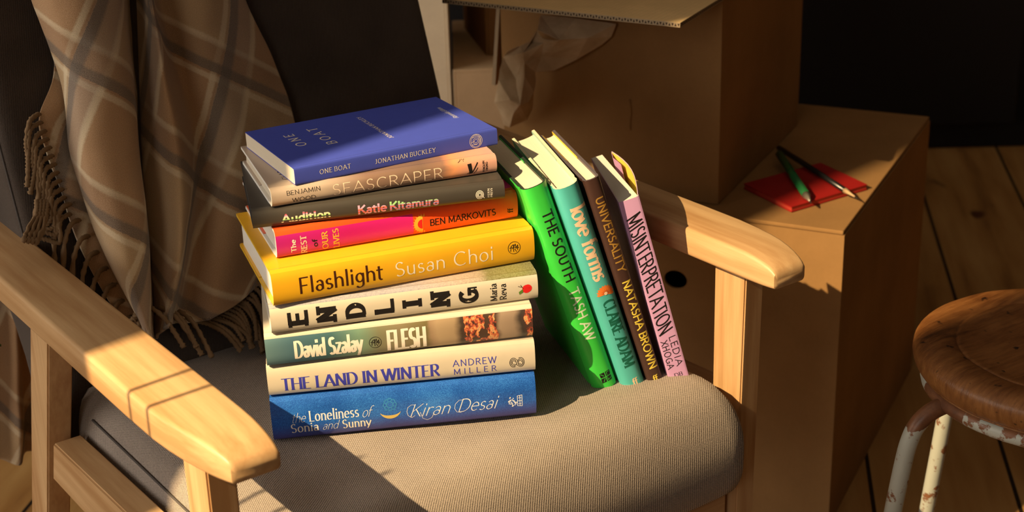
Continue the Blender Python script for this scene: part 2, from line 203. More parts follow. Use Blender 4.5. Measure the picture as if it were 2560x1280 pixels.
# ---------------- lettering engine ----------------
def arc(cx,cy,rx,ry,a0,a1):
    n=max(3,int(abs(a1-a0)/14)); return [(cx+rx*math.cos(R(a0+(a1-a0)*i/n)),cy+ry*math.sin(R(a0+(a1-a0)*i/n))) for i in range(n+1)]
A_=arc
GL={
'A':(.78,[[(0,0),(.39,1)],[(.39,1),(.78,0)],[(.15,.34),(.63,.34)]],[(0,0),(.78,0)]),
'B':(.62,[[(.08,0),(.08,1)],[(.08,1)]+A_(.33,.76,.22,.24,90,-90)+[(.08,.52)],[(.08,.52)]+A_(.35,.26,.25,.26,90,-90)+[(.08,0)]],[(.08,0),(.08,1)]),
'C':(.76,[A_(.43,.5,.38,.5,48,312)],[]),
'D':(.78,[[(.08,0),(.08,1)],[(.08,1)]+A_(.3,.5,.42,.5,90,-90)+[(.08,0)]],[(.08,0),(.08,1)]),
'E':(.58,[[(.08,0),(.08,1)],[(.08,1),(.53,1)],[(.08,.52),(.46,.52)],[(.08,0),(.56,0)]],[(.08,0),(.08,1)]),
'F':(.54,[[(.08,0),(.08,1)],[(.08,1),(.52,1)],[(.08,.5),(.44,.5)]],[(.08,0),(.08,1)]),
'G':(.84,[A_(.43,.5,.38,.5,48,325),[(.78,.06),(.78,.45),(.52,.45)]],[]),
'H':(.78,[[(.08,0),(.08,1)],[(.7,0),(.7,1)],[(.08,.52),(.7,.52)]],[(.08,0),(.08,1),(.7,0),(.7,1)]),
'I':(.2,[[(.1,0),(.1,1)]],[(.1,0),(.1,1)]),
'J':(.42,[[(.32,1),(.32,.2)]+A_(.14,.2,.18,.2,0,-120)],[(.32,1)]),
'K':(.68,[[(.08,0),(.08,1)],[(.6,1),(.08,.42)],[(.26,.6),(.68,0)]],[(.08,0),(.08,1)]),
'L':(.54,[[(.08,0),(.08,1)],[(.08,0),(.52,0)]],[(.08,0),(.08,1)]),
'M':(.96,[[(.1,0),(.12,1)],[(.12,1),(.48,.12)],[(.48,.12),(.84,1)],[(.84,1),(.86,0)]],[(.1,0),(.86,0)]),
'N':(.8,[[(.1,0),(.1,1)],[(.1,1),(.7,0)],[(.7,0),(.7,1)]],[(.1,0),(.7,1)]),
'O':(.88,[A_(.44,.5,.39,.5,0,360)],[]),
'P':(.6,[[(.08,0),(.08,1)],[(.08,1)]+A_(.31,.74,.25,.26,90,-90)+[(.08,.48)]],[(.08,0),(.08,1)]),
'R':(.66,[[(.08,0),(.08,1)],[(.08,1)]+A_(.31,.75,.25,.25,90,-90)+[(.08,.5)],[(.3,.5),(.64,0)]],[(.08,0),(.08,1)]),
'S':(.58,[A_(.29,.755,.21,.245,35,270)+A_(.29,.255,.23,.255,90,-145)[1:]],[]),
'T':(.66,[[(.33,0),(.33,1)],[(0,1),(.66,1)]],[(.33,0)]),
'U':(.76,[[(.1,1),(.1,.34)]+A_(.38,.34,.28,.34,180,360)+[(.66,1)]],[(.1,1),(.66,1)]),
'V':(.74,[[(0,1),(.37,0)],[(.37,0),(.74,1)]],[(0,1),(.74,1)]),
'W':(1.06,[[(0,1),(.29,0)],[(.29,0),(.53,1)],[(.53,1),(.78,0)],[(.78,0),(1.06,1)]],[(0,1),(1.06,1)]),
'X':(.7,[[(0,1),(.7,0)],[(0,0),(.7,1)]],[]),'Y':(.7,[[(0,1),(.35,.5)],[(.7,1),(.35,.5),(.35,0)]],[(.35,0)]),
'a':(.5,[A_(.25,.44,.17,.22,150,0)+[(.42,.06)],A_(.24,.19,.18,.19,0,360)],[(.42,.04)]),
'b':(.56,[[(.08,0),(.08,1.05)],A_(.3,.33,.22,.33,0,360)],[]),
'c':(.5,[A_(.28,.33,.23,.33,50,310)],[]),
'd':(.58,[[(.5,0),(.5,1.05)],A_(.28,.33,.22,.33,0,360)],[(.5,1.05)]),
'e':(.54,[A_(.28,.33,.23,.33,5,318),[(.05,.36),(.51,.36)]],[]),
'f':(.36,[[(.15,0),(.15,.82)]+A_(.31,.85,.16,.2,180,50),[(.02,.64),(.34,.64)]],[(.15,0)]),
'g':(.54,[A_(.26,.38,.2,.28,0,360),[(.46,.66),(.46,-.06)]+A_(.25,-.06,.21,.24,0,-150)],[]),
'h':(.56,[[(.08,0),(.08,1.05)],[(.08,.35)]+A_(.28,.42,.2,.24,160,0)+[(.48,0)]],[(.08,0),(.08,1.05),(.48,0)]),
'i':(.2,[[(.1,0),(.1,.66)],[(.1,.86),(.1,.97)]],[(.1,0)]),
'k':(.52,[[(.08,0),(.08,1.05)],[(.46,.66),(.08,.26)],[(.22,.42),(.5,0)]],[]),
'l':(.2,[[(.1,0),(.1,1.05)]],[(.1,0),(.1,1.05)]),
'm':(.84,[[(.08,0),(.08,.66)],[(.08,.35)]+A_(.26,.42,.17,.24,160,0)+[(.43,0)],[(.43,.35)]+A_(.6,.42,.17,.24,160,0)+[(.77,0)]],[(.08,0),(.08,.66),(.43,0),(.77,0)]),
'n':(.56,[[(.08,0),(.08,.66)],[(.08,.35)]+A_(.28,.42,.2,.24,160,0)+[(.48,0)]],[(.08,0),(.08,.66),(.48,0)]),
'o':(.56,[A_(.28,.33,.23,.33,0,360)],[]),
'r':(.38,[[(.08,0),(.08,.66)],[(.08,.38)]+A_(.27,.42,.18,.24,165,50)],[(.08,0),(.08,.66)]),
's':(.42,[A_(.21,.495,.14,.165,35,270)+A_(.21,.165,.16,.165,90,-145)[1:]],[]),
't':(.36,[[(.14,.9),(.14,.18)]+A_(.26,.16,.12,.16,180,300),[(0,.66),(.34,.66)]],[]),
'u':(.56,[[(.08,.66),(.08,.24)]+A_(.27,.24,.19,.24,180,360),[(.46,.66),(.46,0)]],[(.46,0),(.08,.66)]),
'v':(.5,[[(0,.66),(.25,0)],[(.25,0),(.5,.66)]],[]),
'y':(.52,[[(0,.66),(.26,.02)],[(.52,.66),(.26,.02),(.12,-.28)]],[]),
'z':(.46,[[(.03,.66),(.43,.66)],[(.43,.66),(.03,0)],[(.03,0),(.45,0)]],[]),
}
def ribbon(P,tk,tn,nib,out):
    # P points (already scaled); width follows the stroke direction like a broad pen
    segs=[];cur=[P[0]]
    for i in range(1,len(P)):
        if i>=2:
            a=Vector(P[i-1])-Vector(P[i-2]); b=Vector(P[i])-Vector(P[i-1])
            if a.length>1e-9 and b.length>1e-9 and a.angle(b)>R(50): segs.append(cur); cur=[P[i-1]]
        cur.append(P[i])
    segs.append(cur)
    for s in segs:
        Q=[Vector(p) for p in s]; q=[Q[0]]
        for a,b in zip(Q,Q[1:]):
            n=max(1,int((b-a).length/.0012)); q+=[a+(b-a)*(k/n) for k in range(1,n+1)]
        closed=len(s)>3 and (Q[0]-Q[-1]).length<1e-6; pts=[]
        for i,p in enumerate(q):
            if closed and i in (0,len(q)-1): t=(q[1]-q[-2])
            else: t=q[min(i+1,len(q)-1)]-q[max(i-1,0)]
            if t.length<1e-9: continue
            t.normalize(); w=tn+(tk-tn)*abs(t.y*math.cos(nib)-t.x*math.sin(nib))
            nrm=Vector((-t.y,t.x))*w*.5; e=Vector((0,0))
            if not closed and len(s)<=3:
                if i==0: e=-t*tn*.45
                if i==len(q)-1: e=t*tn*.45
            pts.append((p+nrm+e,p-nrm+e))
        for a,b in zip(pts,pts[1:]): out.append((a[0],a[1],b[1],b[0]))
def text(s,cap,width=None,tk=.14,tn=.06,nib=15,serif=0,track=.10,shear=0,xs=1.0,jit=0):
    x=0;items=[]
    for ch in s:
        if ch==' ': x+=.34; continue
        g=GL[ch]; items.append((ch,x)); x+=g[0]+track
    tot=x-track; k=xs*cap if width is None else width/tot
    out=[]; rnd=random.Random(7)
    for ch,x0 in items:
        jy=rnd.uniform(-jit,jit); js=rnd.uniform(-jit,jit)*2
        T=lambda p:((x0+p[0]+(shear+js)*p[1])*k,(p[1]*(1+jy)+jy*.4)*cap)
        for st in GL[ch][1]: ribbon([T(p) for p in st],tk*cap,tn*cap,R(nib),out)
        if serif:
            for p in GL[ch][2]:
                c=T(p); dy=tn*cap*.5*(1 if p[1]<.3 else -1); l=serif*cap*.5*min(1,k/cap+.15)
                ribbon([(c[0]-l,c[1]+dy*.2),(c[0]+l,c[1]+dy*.2)],tn*cap*1.1,tn*cap*1.1,0,out)
    return out
def blob(pts): return ('P',pts)
class Book:
    def __init__(s,key,name,label,jacket,board,paper,hard=True,endp=None,splay=0,flap=None,group=None,bulge=.0035,flapx=None):
        A,X,Y,Z,L,W,T=BOOKS[key]; group='books leaning against the stack' if key in ('south','love','univ','misin') else 'books stacked on the armchair seat'; s.L,s.W,s.T=L,W,T; s.bulge=bulge if hard else .0004; s.hard=hard
        o=thing(name,label,'book',group=group); s.o=o
        mm=Matrix.Identity(4)
        for i in range(3): mm[i][0]=X[i]; mm[i][1]=Y[i]; mm[i][2]=Z[i]; mm[i][3]=A[i]
        o.matrix_world=mm
        bt=.0026 if hard else .0006; g=.0009 if hard else 0; ov=.003 if hard else 0; hi=.0085
        n=14; arcp=[]
        for i in range(n+1):
            z=T*i/n; arcp.append((s.sy(z),z))
        r=.0012 if hard else .0002
        def spl(y,x=0):
            t=max(0,(y-.004)/(W-.004)); return (splay*.9*math.sin(math.pi*t*.85)-.002*t)*(1-.85*x/L) if splay else 0
        if hard:
            outer=[(W,0),(hi+.003,0),(hi,g),(hi-.003,g),(.003,.0002)]+arcp[1:-1]+[(.003,T-.0002),(hi-.003,T-g),(hi,T-g),(hi+.003,T),(W,T)]
            inner=[(W,T-bt),(hi,T-bt),(.004,T-bt)]+[(y+.0018,min(max(z,bt),T-bt)) for y,z in arcp[::-1]]+[(.004,bt),(hi,bt),(W,bt)]
        else:
            ys=[W-(W-.006)*i/8 for i in range(9)]
            outer=[(y,0) for y in ys]+[(.0004,0)]+[(s.sy(z),z) for y,z in arcp[1:-1]]+[(.0004,T)]+[(y,T+spl(y)) for y in ys[::-1]]
            inner=[(y,T-bt+spl(y)) for y in ys]+[(s.sy(z)+.0006,min(max(z,bt),T-bt)) for y,z in arcp[::-1]]+[(y,bt) for y in ys[::-1]]
        no=len(outer); prof=outer+inner; N=len(prof)
        NX=2; vs=[];fs=[];mi=[]
        for i in range(NX): vs+=[(L*i,y,z-(spl(y)-spl(y,L) if i and splay and z>T-bt-.0001 else 0)) for y,z in prof]
        for j in range(N):
            k=(j+1)%N; fs.append((j,k,N+k,N+j)); mi.append(0 if j<no-1 else 1)
        mats=[jacket,board]
        # end caps as quad strip between outer and inner paths (resampled)
        def res(P,m):
            d=[0]
            for a,b in zip(P,P[1:]): d.append(d[-1]+math.dist(a,b))
            out=[];j=0
            for i in range(m):
                t=d[-1]*i/(m-1)
                while j<len(d)-2 and d[j+1]<t: j+=1
                f=(t-d[j])/max(1e-12,d[j+1]-d[j]); out.append(tuple(a+(b-a)*min(f,1) for a,b in zip(P[j],P[j+1])))
            return out
        mres=70; ro=res(outer,mres); ri=res(inner[::-1],mres)
        for x in (0,L):
            b0=len(vs); vs+=[(x,p[0],p[1]-(spl(p[0])-spl(p[0],L) if x and splay and p[1]>T-bt-.0001 else 0)) for p in ro+ri]
            for i in range(mres-1): fs.append((b0+i,b0+i+1,b0+mres+i+1,b0+mres+i)); mi.append(1)
        c=mesh('cover',vs,fs,mats,o,False,mi)
        if hard:
            for p in c.data.polygons: p.use_smooth=True
            md=c.modifiers.new('edge','EDGE_SPLIT'); md.split_angle=R(28)
        # page block
        z0,z1=bt+.0001,T-bt-.0001; pp=[]
        for i in range(11):
            z=z0+(z1-z0)*i/10; pp.append((s.sy(z)+ (.0034 if hard else .0008),z))
        fore=[]
        for i in range(11):
            z=z1-(z1-z0)*i/10; q=(2*(z-z0)/(z1-z0)-1); fore.append((W-(.004 if hard else .0006)-(.002*(1-q*q) if hard else 0),z0+(z-z0)*(1-(.40 if splay else 0))))
        pp+=fore; vs=[(ov,*p) for p in pp]+[(L-ov,*p) for p in pp]; n=len(pp)
        fs=[(i,(i+1)%n,n+(i+1)%n,n+i) for i in range(n)]+[tuple(range(n))[::-1],tuple(range(n,2*n))]
        mesh('page_block',vs,fs,paper,o)
        if hard:
            for z,zz in ((bt+.0002,0),(T-bt-.0006,1)):
                fl=box('jacket_flap',.0006,L-.0006,W*.42,W-.0003,z,z+.0004,flap or jacket,o)
            for x in (ov-.0008,L-ov-.0004):   # headbands
                mesh('headband',*loft([[(x,p[0]-.0007,p[1]) for p in pp[:11]],[(x+.0012,p[0]-.0007,p[1]) for p in pp[:11]]],False,False),M_HEAD,o)
        if splay:
            v=[];
            for i in range(9):
                y=W-.0005-(W*.30)*i/8; zz=-.0006-.0045*min(1,i/3)
                v+=[(.0010,y,T-bt+spl(y)+zz),(L-.0005,y,T-bt+spl(y,L)+zz*.3)]
            mesh('cover_flap',v,[(2*i,2*i+1,2*i+3,2*i+2) for i in range(8)],jacket,o).modifiers.new('t','SOLIDIFY').thickness=.0004
            # yellow inside of the open cover
            v=[]
            for i in range(9):
                y=.004+(W-.0045)*i/8; v+=[(.0004,y,T-bt+spl(y)-.0002),(L-.0004,y,T-bt+spl(y,L)-.0002)]
            mesh('cover_lining',v,[(2*i,2*i+1,2*i+3,2*i+2) for i in range(8)],endp,o)
    def sy(s,z):
        q=2*z/s.T-1
        return -s.bulge*(1-abs(q)**2.6)+(.0016 if s.hard else .0002)*abs(q)**8
    def put(s,name,quads,mat,a0,b0,mode='x',face='spine',label=None,lift=.00012):
        vs=[];fs=[]; qq=[]
        for q in quads:
            if isinstance(q,tuple) and q and q[0]=='P' and face=='spine':
                P=q[1]; c=(sum(p[0] for p in P)/len(P),sum(p[1] for p in P)/len(P)); st_=[(c,P[i],P[(i+1)%len(P)]) for i in range(len(P))]
                while st_:
                    t=st_.pop(); e=[math.dist(t[i],t[(i+1)%3]) for i in range(3)]; m_=max(range(3),key=lambda i:e[i])
                    if e[m_]>.0014:
                        a_,b_,c_=t[m_],t[(m_+1)%3],t[(m_+2)%3]; h=((a_[0]+b_[0])/2,(a_[1]+b_[1])/2); st_+=[(a_,h,c_),(h,b_,c_)]
                    elif e[m_]>1e-6: qq.append(t)
            else: qq.append(q)
        for q in qq:
            if isinstance(q,tuple) and q and q[0]=='P': pts=q[1]
            else: pts=q
            b=len(vs)
            for p in pts:
                x,y=p[0],p[1]
                if mode=='x': a,c=a0+x,b0+y
                elif mode=='ccw': a,c=a0-y,b0+x
                elif mode=='up': a,c=a0+(-y),b0+x   # text upright on a standing book
                elif mode=='top': a,c=a0-y,b0+x
                if face=='spine': c=min(max(c,.0002),s.T-.0002); vs.append((a,s.sy(c)-lift,c))
                else: vs.append((a,c,s.T+lift))
            fs.append(tuple(range(b,b+len(pts))))
        o=mesh(name,vs,fs,mat,s.o)
        if label: o['label']=label
        return o
def ring(r,w=.1,sx=1,cx=0,cy=0,a0=0,a1=360):
    out=[];ribbon([(cx+sx*r*math.cos(R(a)),cy+r*math.sin(R(a))) for a in [a0+(a1-a0)*i/40 for i in range(41)]],w,w,0,out); return out
def poly(P): return [('P',P)]
def lines(LL,w):
    out=[]
    for P in LL: ribbon(P,w,w,0,out)
    return out
def disc(cx,cy,r,n=24,a0=0,a1=360): return [('P',[(cx+r*math.cos(R(a0+(a1-a0)*i/n)),cy+r*math.sin(R(a0+(a1-a0)*i/n))) for i in range(n+ (0 if a1-a0>=360 else 1))])]

# ---------------- book materials ----------------
def pages(name,col=(.70,.62,.49)):
    k=NT(name,.85,.2); z=k.sep(k.obj())[2]
    n=k.n('TexNoise',noise_dimensions='1D'); n.inputs['Scale'].default_value=2600; n.inputs['Detail'].default_value=2; k.l(z,n.inputs['W'])
    lo=tuple(c*.86 for c in col); k.base(k.ramp(n.outputs['Fac'],[(.3,lo),(.65,col)])); k.bump(n.outputs['Fac'],.15,.0003); return k.m
M_PAGE=pages('cream_page_edges'); M_PAGEW=pages('white_page_edges',(.74,.70,.62)); M_HEAD=flat('white_headband',(.7,.66,.58),.8)
def jk(name,col,rough=.38,var=.05):
    k=NT(name,rough,.45); n=k.noise(k.obj(),60,3); lo=tuple(c*(1-var) for c in col)
    k.base(k.ramp(n,[(.3,lo),(.7,col)])); return k.m
def ink(name,c,rough=.5): return flat(name,c,rough,.3)
WHITE=ink('cream_white_ink',(.86,.80,.70)); BLACK=ink('black_ink',(.012,.010,.010)); SILV=ink('silver_foil_ink',(.72,.74,.80),.35)
GOLD=ink('gold_foil_ink',(.60,.45,.14),.35); YEL=ink('yellow_ink',(.90,.70,.10)); BLUE=ink('blue_ink',(.045,.05,.42)); ORNG=ink('orange_ink',(.85,.22,.04)); REDI=ink('red_ink',(.72,.02,.02))
GREYB=flat('dark_grey_board',(.035,.035,.04),.7); CREAMB=flat('cream_board',(.66,.58,.42),.7); WHITEB=flat('white_board',(.75,.72,.66),.7)

def spine_coords(k,L,T):
    x,y,z=k.sep(k.obj()); return k.math('DIVIDE',x,L),k.math('DIVIDE',z,T),x,y,z
# one boat
m_boat=jk('matte_royal_blue_cover',(.055,.085,.52),.62)
b=Book('boat','book','blue paperback with white serif lettering on top of the leaning stack',m_boat,jk('blue_cover_edge',(.05,.075,.45),.6),M_PAGE,hard=False,group=None)
b.put('title_lettering',text('ONE BOAT',.0040,.0290,.13,.06,15,.22,.2),WHITE,.0230,.0058)
b.put('author_lettering',text('JONATHAN BUCKLEY',.0040,.0590,.13,.06,15,.22,.2),WHITE,.0752,.0050)
lg=ring(.0063,.0004)+ring(.0055,.0003,.9)+ring(.003,.0003)+ring(.0017,.0003)+lines([[(-.004,.0035),(.001,.0045),(.003,.003)],[(.0033,-.0043),(.0033,.0043)],[(.0043,-.0035),(.0043,.0035)],[(-.005,-.001),(-.002,0)],[(-.0045,-.003),(.001,-.0035)]],.0003)
b.put('publisher_emblem',lg,WHITE,.1750,.0075)
b.put('title_lettering',text('ONE',.0088,.0400,.17,.09,15,.2,.55),WHITE,.0345,.0580,'top','top')
b.put('title_lettering',text('BOAT',.0088,.0560,.17,.09,15,.2,.5),WHITE,.0595,.0475,'top','top')
b.put('author_lettering',text('JONATHAN BUCKLEY',.0038,.0800,.20,.12,15,.2,.25),WHITE,.1080,.0315,'top','top')
b.put('publisher_lettering',text('Fitzcarraldo Editions',.0042,.0420,.14,.09,15,0,.06,.3),SILV,.1840,.0525,'top','top')
b.put('embossed_emblem',ring(.009,.0004)+lines([[(-.004,.006),(-.004,-.006)],[(.003,.006),(.003,-.006)],[(-.004,0),(.003,0)]],.0004),jk('blue_emboss',(.075,.11,.60),.4),.169,.073,'top','top')
b.put('spine_crease',lines([[(0,0),(.196,0)]],.0004),jk('worn_blue_crease',(.10,.14,.62),.5),.0005,.0052,'x','top')
# seascraper
k=NT('sunset_photo_jacket',.3,.5); u,v,x,y,z=spine_coords(k,.2062,.0174)
n=k.noise(k.map(k.obj(),(8,8,60)),1,4); uu=k.math('ADD',u,k.math('MULTIPLY',k.math('SUBTRACT',n,.5),.10))
c=k.ramp(uu,[(0,(.50,.40,.33)),(.22,(.50,.40,.33)),(.42,(.27,.17,.13)),(.66,(.20,.13,.10)),(.75,(.30,.17,.12)),(.80,(.85,.36,.17)),(.88,(.72,.36,.25)),(1,(.64,.36,.29))])
k.base(c); m_sea=k.m
b=Book('sea','book','pinkish beige sunset hardback directly under the blue paperback',m_sea,WHITEB,M_PAGE)
b.put('author_lettering',text('BENJAMIN',.0036,.0300,.13,.07,15,.1,.12),BLACK,.0134,.0102)
b.put('author_lettering',text('WOOD',.0036,.0208,.13,.07,15,.1,.12),BLACK,.0178,.0032)
b.put('title_lettering',text('SEASCRAPER',.0095,.1010,.10,.05,15,.08,.14),ink('sand_ink',(.80,.62,.48)),.0538,.0036)
b.put('author_lettering',text('CLARA',.0065,.034,.13,.07,15,.1,.25),BLACK,.022,.018,'top','top')
b.put('publisher_emblem',poly([(0,.0096),(.0038,.0100),(.0046,.0002),(.0018,.0002)])+lines([[(.0042,.0010),(.0096,.0096)]],.0011)+lines([[(-.0004,.0004),(.0028,.0022),(.0014,-.0004)],[(.0060,-.0002),(.0096,.0050)]],.0006),BLACK,.1782,.0030)
b.put('publisher_lettering',text('PENGUIN',.0018,.0105,.22,.15,0,0,.12),BLACK,.1944,.0030,'ccw')
b.put('publisher_lettering',text('VIKING',.0018,.0085,.22,.15,0,0,.12),BLACK,.1972,.0036,'ccw')
b.put('cover_fragment',lines([[(0,0),(.0022,.0012),(.0030,.0024)],[(.0042,.0024),(.0052,.0006),(.0062,.0022)]],.0004),BLACK,.1700,.0150)
# audition
m_aud=jk('charcoal_jacket',(.060,.053,.046),.36)
b=Book('aud','book','charcoal hardback with striped multicolour lettering, third from the top of the stack',m_aud,ink('dark_board',(.03,.03,.035)),M_PAGEW)
def stripes(name,cols,per,off=0):
    k=NT(name,.45,.3); z=k.sep(k.obj())[2]; f=k.math('FRACT',k.math('DIVIDE',k.math('ADD',z,off),per)); n=len(cols)
    k.base(k.ramp(f,[(i/n,c) for i,c in enumerate(cols)],'CONSTANT')); return k.m
PK=(.86,.42,.62);LG=(.45,.82,.32);OR=(.82,.16,.07);VI=(.42,.32,.75);CY=(.80,.78,.45)
b.put('title_lettering',text('Audition',.0072,.0420,.24,.19,0,0,.09),stripes('pink_green_stripe_ink',[(.05,.04,.04),CY,(.05,.04,.04),LG,CY,(.72,.75,.55),PK,(.85,.12,.15),PK],.0098,-.0030),.0252,.0038)
b.put('author_lettering',text('Katie',.0074,.0250,.24,.19,0,0,.09),stripes('pink_red_stripe_ink',[PK,OR,(.6,.2,.35),OR,PK,(.8,.5,.7),PK],.0088,-.003),.0918,.0036)
b.put('author_lettering',text('Kitamura',.0074,.0435,.24,.19,0,0,.09),stripes('violet_orange_green_stripe_ink',[VI,OR,VI,OR,(.5,.3,.5),LG,(.35,.7,.3),LG],.0088,-.003),.1200,.0036)
b.put('publisher_emblem',ring(.0038,.0006,.9)+ring(.0026,.0006,.9)+ring(.0014,.0006)+lines([[(.0026,-.0014),(.0040,-.0034)]],.0006),WHITE,.2008,.0080)
b.put('publisher_lettering',text('FERN',.0017,.0082,.2,.14,0,0,.2),WHITE,.2098,.0046,'ccw')
b.put('publisher_lettering',text('PRESS',.0017,.0082,.2,.14,0,0,.2),WHITE,.2124,.0046,'ccw')
# the rest of our lives
k=NT('magenta_orange_jacket',.32,.5); u,v,x,y,z=spine_coords(k,.2236,.0272)
mg=k.ramp(u,[(0,(.48,.018,.22)),(.3,(.56,.014,.18)),(.55,(.66,.02,.22))])
orr=k.ramp(u,[(.0,(.80,.10,.02)),(.6,(.88,.08,.015)),(1,(.80,.13,.02))])
edge=k.math('MULTIPLY',k.math('GREATER_THAN',v,.085),k.math('LESS_THAN',v,.80))
f=k.math('MULTIPLY',edge,k.math('LESS_THAN',u,.555)); top=k.math('MULTIPLY',k.math('GREATER_THAN',y,.006),1.0)
topm=k.math('MULTIPLY',k.math('MULTIPLY',k.math('GREATER_THAN',y,.010),k.math('LESS_THAN',y,.125)),k.math('GREATER_THAN',x,.008))
f2=k.math('MAXIMUM',k.math('MULTIPLY',f,k.math('SUBTRACT',1.0,top)),k.math('MULTIPLY',topm,top))
k.base(k.mix(f2,orr,mg)); m_rest=k.m
b=Book('rest','book','magenta and orange hardback with a yellow sun on its spine, above the thick yellow book',m_rest,WHITEB,M_PAGEW)
PEACH=ink('peach_ink',(.85,.55,.42)); GOLD2=ink('mustard_ink',(.80,.40,.06))
for s_,a0,b0,wd,cp,mt in (('The',.0170,.0050,.0115,.0040,WHITE),('REST',.0266,.0022,.0165,.0048,PEACH),('of',.0362,.0068,.0070,.0042,BLACK),('OUR',.0456,.0026,.0165,.0048,GOLD2),('LIVES',.0556,.0022,.0180,.0048,GOLD2)):
    b.put('title_lettering',text(s_,cp,wd,.26,.13,10,.3 if s_.isupper() else 0,.12),mt,a0,b0,'ccw')
rays=[]
for i in range(13):
    a=R(80+200*i/12); a2=a+R(6); rays.append(('P',[(.0068*math.cos(a-.11),.0068*math.sin(a-.11)),(.0100*math.cos(a),.0100*math.sin(a)),(.0068*math.cos(a+.11),.0068*math.sin(a+.11))]))
b.put('sun_emblem',disc(0,0,.0083,24,90,270)+rays,ink('sunflower_ink',(.88,.48,.05)),.1330,.0112)
b.put('sun_emblem',disc(0,0,.0045,20,90,270),REDI,.1325,.0112,lift=.0002)
b.put('author_lettering',text('BEN MARKOVITS',.0058,.0625,.17,.14,0,0,.11),BLACK,.1396,.0080)
b.put('publisher_emblem',text('ff',.0046,.0042,.2,.12,0,.2,.02),BLACK,.2185,.0076,'ccw')
# flashlight
m_fl=jk('golden_yellow_jacket',(.80,.43,.018),.30)
b=Book('flash','book','thick golden yellow hardback in the middle of the leaning stack',m_fl,jk('yellow_board',(.75,.45,.03)),M_PAGEW)
b.put('title_lettering',text('Flashlight',.0142,.0745,.135,.060,15,0,.10),ink('deep_brown_ink',(.055,.015,.006)),.0232,.0098)
b.put('author_lettering',text('Susan',.0128,.0462,.105,.05,15,0,.10),WHITE,.1090,.0098)
b.put('author_lettering',text('Choi',.0128,.0375,.105,.05,15,0,.10),WHITE,.1632,.0098)
def cape(r): return ring(r,.00042)+lines([[(-r*.6,-r*.5),(-r*.5,r*.3),(-r*.1,r*.55),(-r*.1,-r*.6)],[(-r*.3,-r*.1),(r*.2,r*.6),(r*.3,0),(r*.6,r*.4),(r*.55,-r*.4)],[(-r*.75,r*.05),(-r*.35,r*.1)],[(r*.1,-r*.2),(r*.35,-r*.65)],[(-r*.1,r*.2),(r*.3,-r*.1),(r*.75,-.0002)]],.00055)
b.put('publisher_emblem',cape(.0058),BLACK,.2204,.0176)
# endling
k=NT('ivory_jacket_with_landscape_strip',.35,.5); u,v,x,y,z=spine_coords(k,.2390,.0274)
n=k.noise(k.map(k.obj(),(60,60,400)),1,3); u2=k.math('ADD',u,k.math('MULTIPLY',k.math('SUBTRACT',n,.5),.06))
st=k.ramp(u2,[(0,(.38,.40,.47)),(.50,(.42,.40,.50)),(.68,(.50,.40,.38)),(.78,(.42,.33,.27)),(.82,(.18,.17,.06)),(.93,(.20,.20,.05)),(1,(.14,.14,.06))])
st=k.mix(.25,st,k.ramp(k.noise(k.obj(),700,2),[(.3,(.08,.08,.04)),(.7,(.6,.58,.4))]))
iv=(.63,.57,.46)
f=k.math('MAXIMUM',k.math('GREATER_THAN',z,.0246),0)
k.base(k.mix(f,iv,st)); m_end=k.m
b=Book('endling','book','ivory hardback with big rough black capitals, under the thick yellow book',m_end,WHITEB,M_PAGEW)
for i,ch in enumerate('ENDLING'):
    a0=[.0310,.0560,.0815,.1068,.1318,.1572,.1828][i]; wd=.0046 if ch=='I' else .0118
    q=text(ch,.0148,wd if ch!='I' else .0030,.34,.20,8,.34 if ch in 'ENI' else .16,0)
    b.put('title_letter',q,BLACK,a0,.0078 if ch!='I' else .0120,'ccw')
b.put('author_lettering',text('Maria',.0058,.0165,.17,.08,12,.2,.12),BLACK,.2010,.0050,'ccw')
b.put('author_lettering',text('Reva',.0058,.0150,.17,.08,12,.2,.12),BLACK,.2096,.0052,'ccw')
b.put('apple_emblem',disc(0,0,.0040)+disc(.0012,.0004,.0038),REDI,.2283,.0128)
b.put('apple_emblem',poly([(-.0034,.0004),(-.0072,-.0022),(-.0066,-.0048),(-.0032,-.0028)]),ink('leaf_green_ink',(.10,.22,.03)),.2283,.0128,lift=.0002)
b.put('apple_emblem',lines([[(-.0074,.0034),(-.0040,.0022),(-.0030,.0010)],[(-.0052,.0042),(-.0040,.0022)]],.0005),ink('twig_ink',(.06,.03,.01)),.2283,.0128,lift=.0002)
# flesh
k=NT('painted_interior_jacket',.28,.5); u,v,x,y,z=spine_coords(k,.2379,.0316)
n=k.noise(k.map(k.obj(),(30,30,60)),1,4); ux=k.math('ADD',u,k.math('MULTIPLY',k.math('SUBTRACT',n,.5),.05))
c=k.ramp(ux,[(0,(.12,.22,.25)),(.10,(.07,.15,.20)),(.24,(.06,.14,.16)),(.34,(.17,.29,.21)),(.42,(.20,.20,.12)),(.50,(.24,.20,.12)),(.60,(.17,.14,.06)),(.615,(.32,.22,.14)),(.64,(.40,.29,.18)),(.70,(.36,.26,.16)),(.725,(.06,.04,.03)),(.86,(.08,.045,.03)),(.88,(.34,.25,.18)),(.93,(.30,.22,.16)),(.955,(.05,.04,.035)),(1,(.10,.04,.03))])
pc=k.ramp(k.noise(k.map(k.obj(),(260,200,150)),1,4,.7),[(.34,(.05,.03,.025)),(.43,(.10,.045,.03)),(.48,(.40,.06,.05)),(.53,(.62,.17,.05)),(.58,(.80,.42,.17)),(.66,(.35,.22,.15))])
pf=k.math('MULTIPLY',k.math('GREATER_THAN',ux,.735),k.math('LESS_THAN',ux,.865)); pf=k.math('MAXIMUM',pf,k.math('GREATER_THAN',ux,.972))
pf=k.math('MULTIPLY',pf,k.math('GREATER_THAN',k.noise(k.map(k.obj(),(90,90,90)),1,2),.42))
c=k.mix(pf,c,pc)
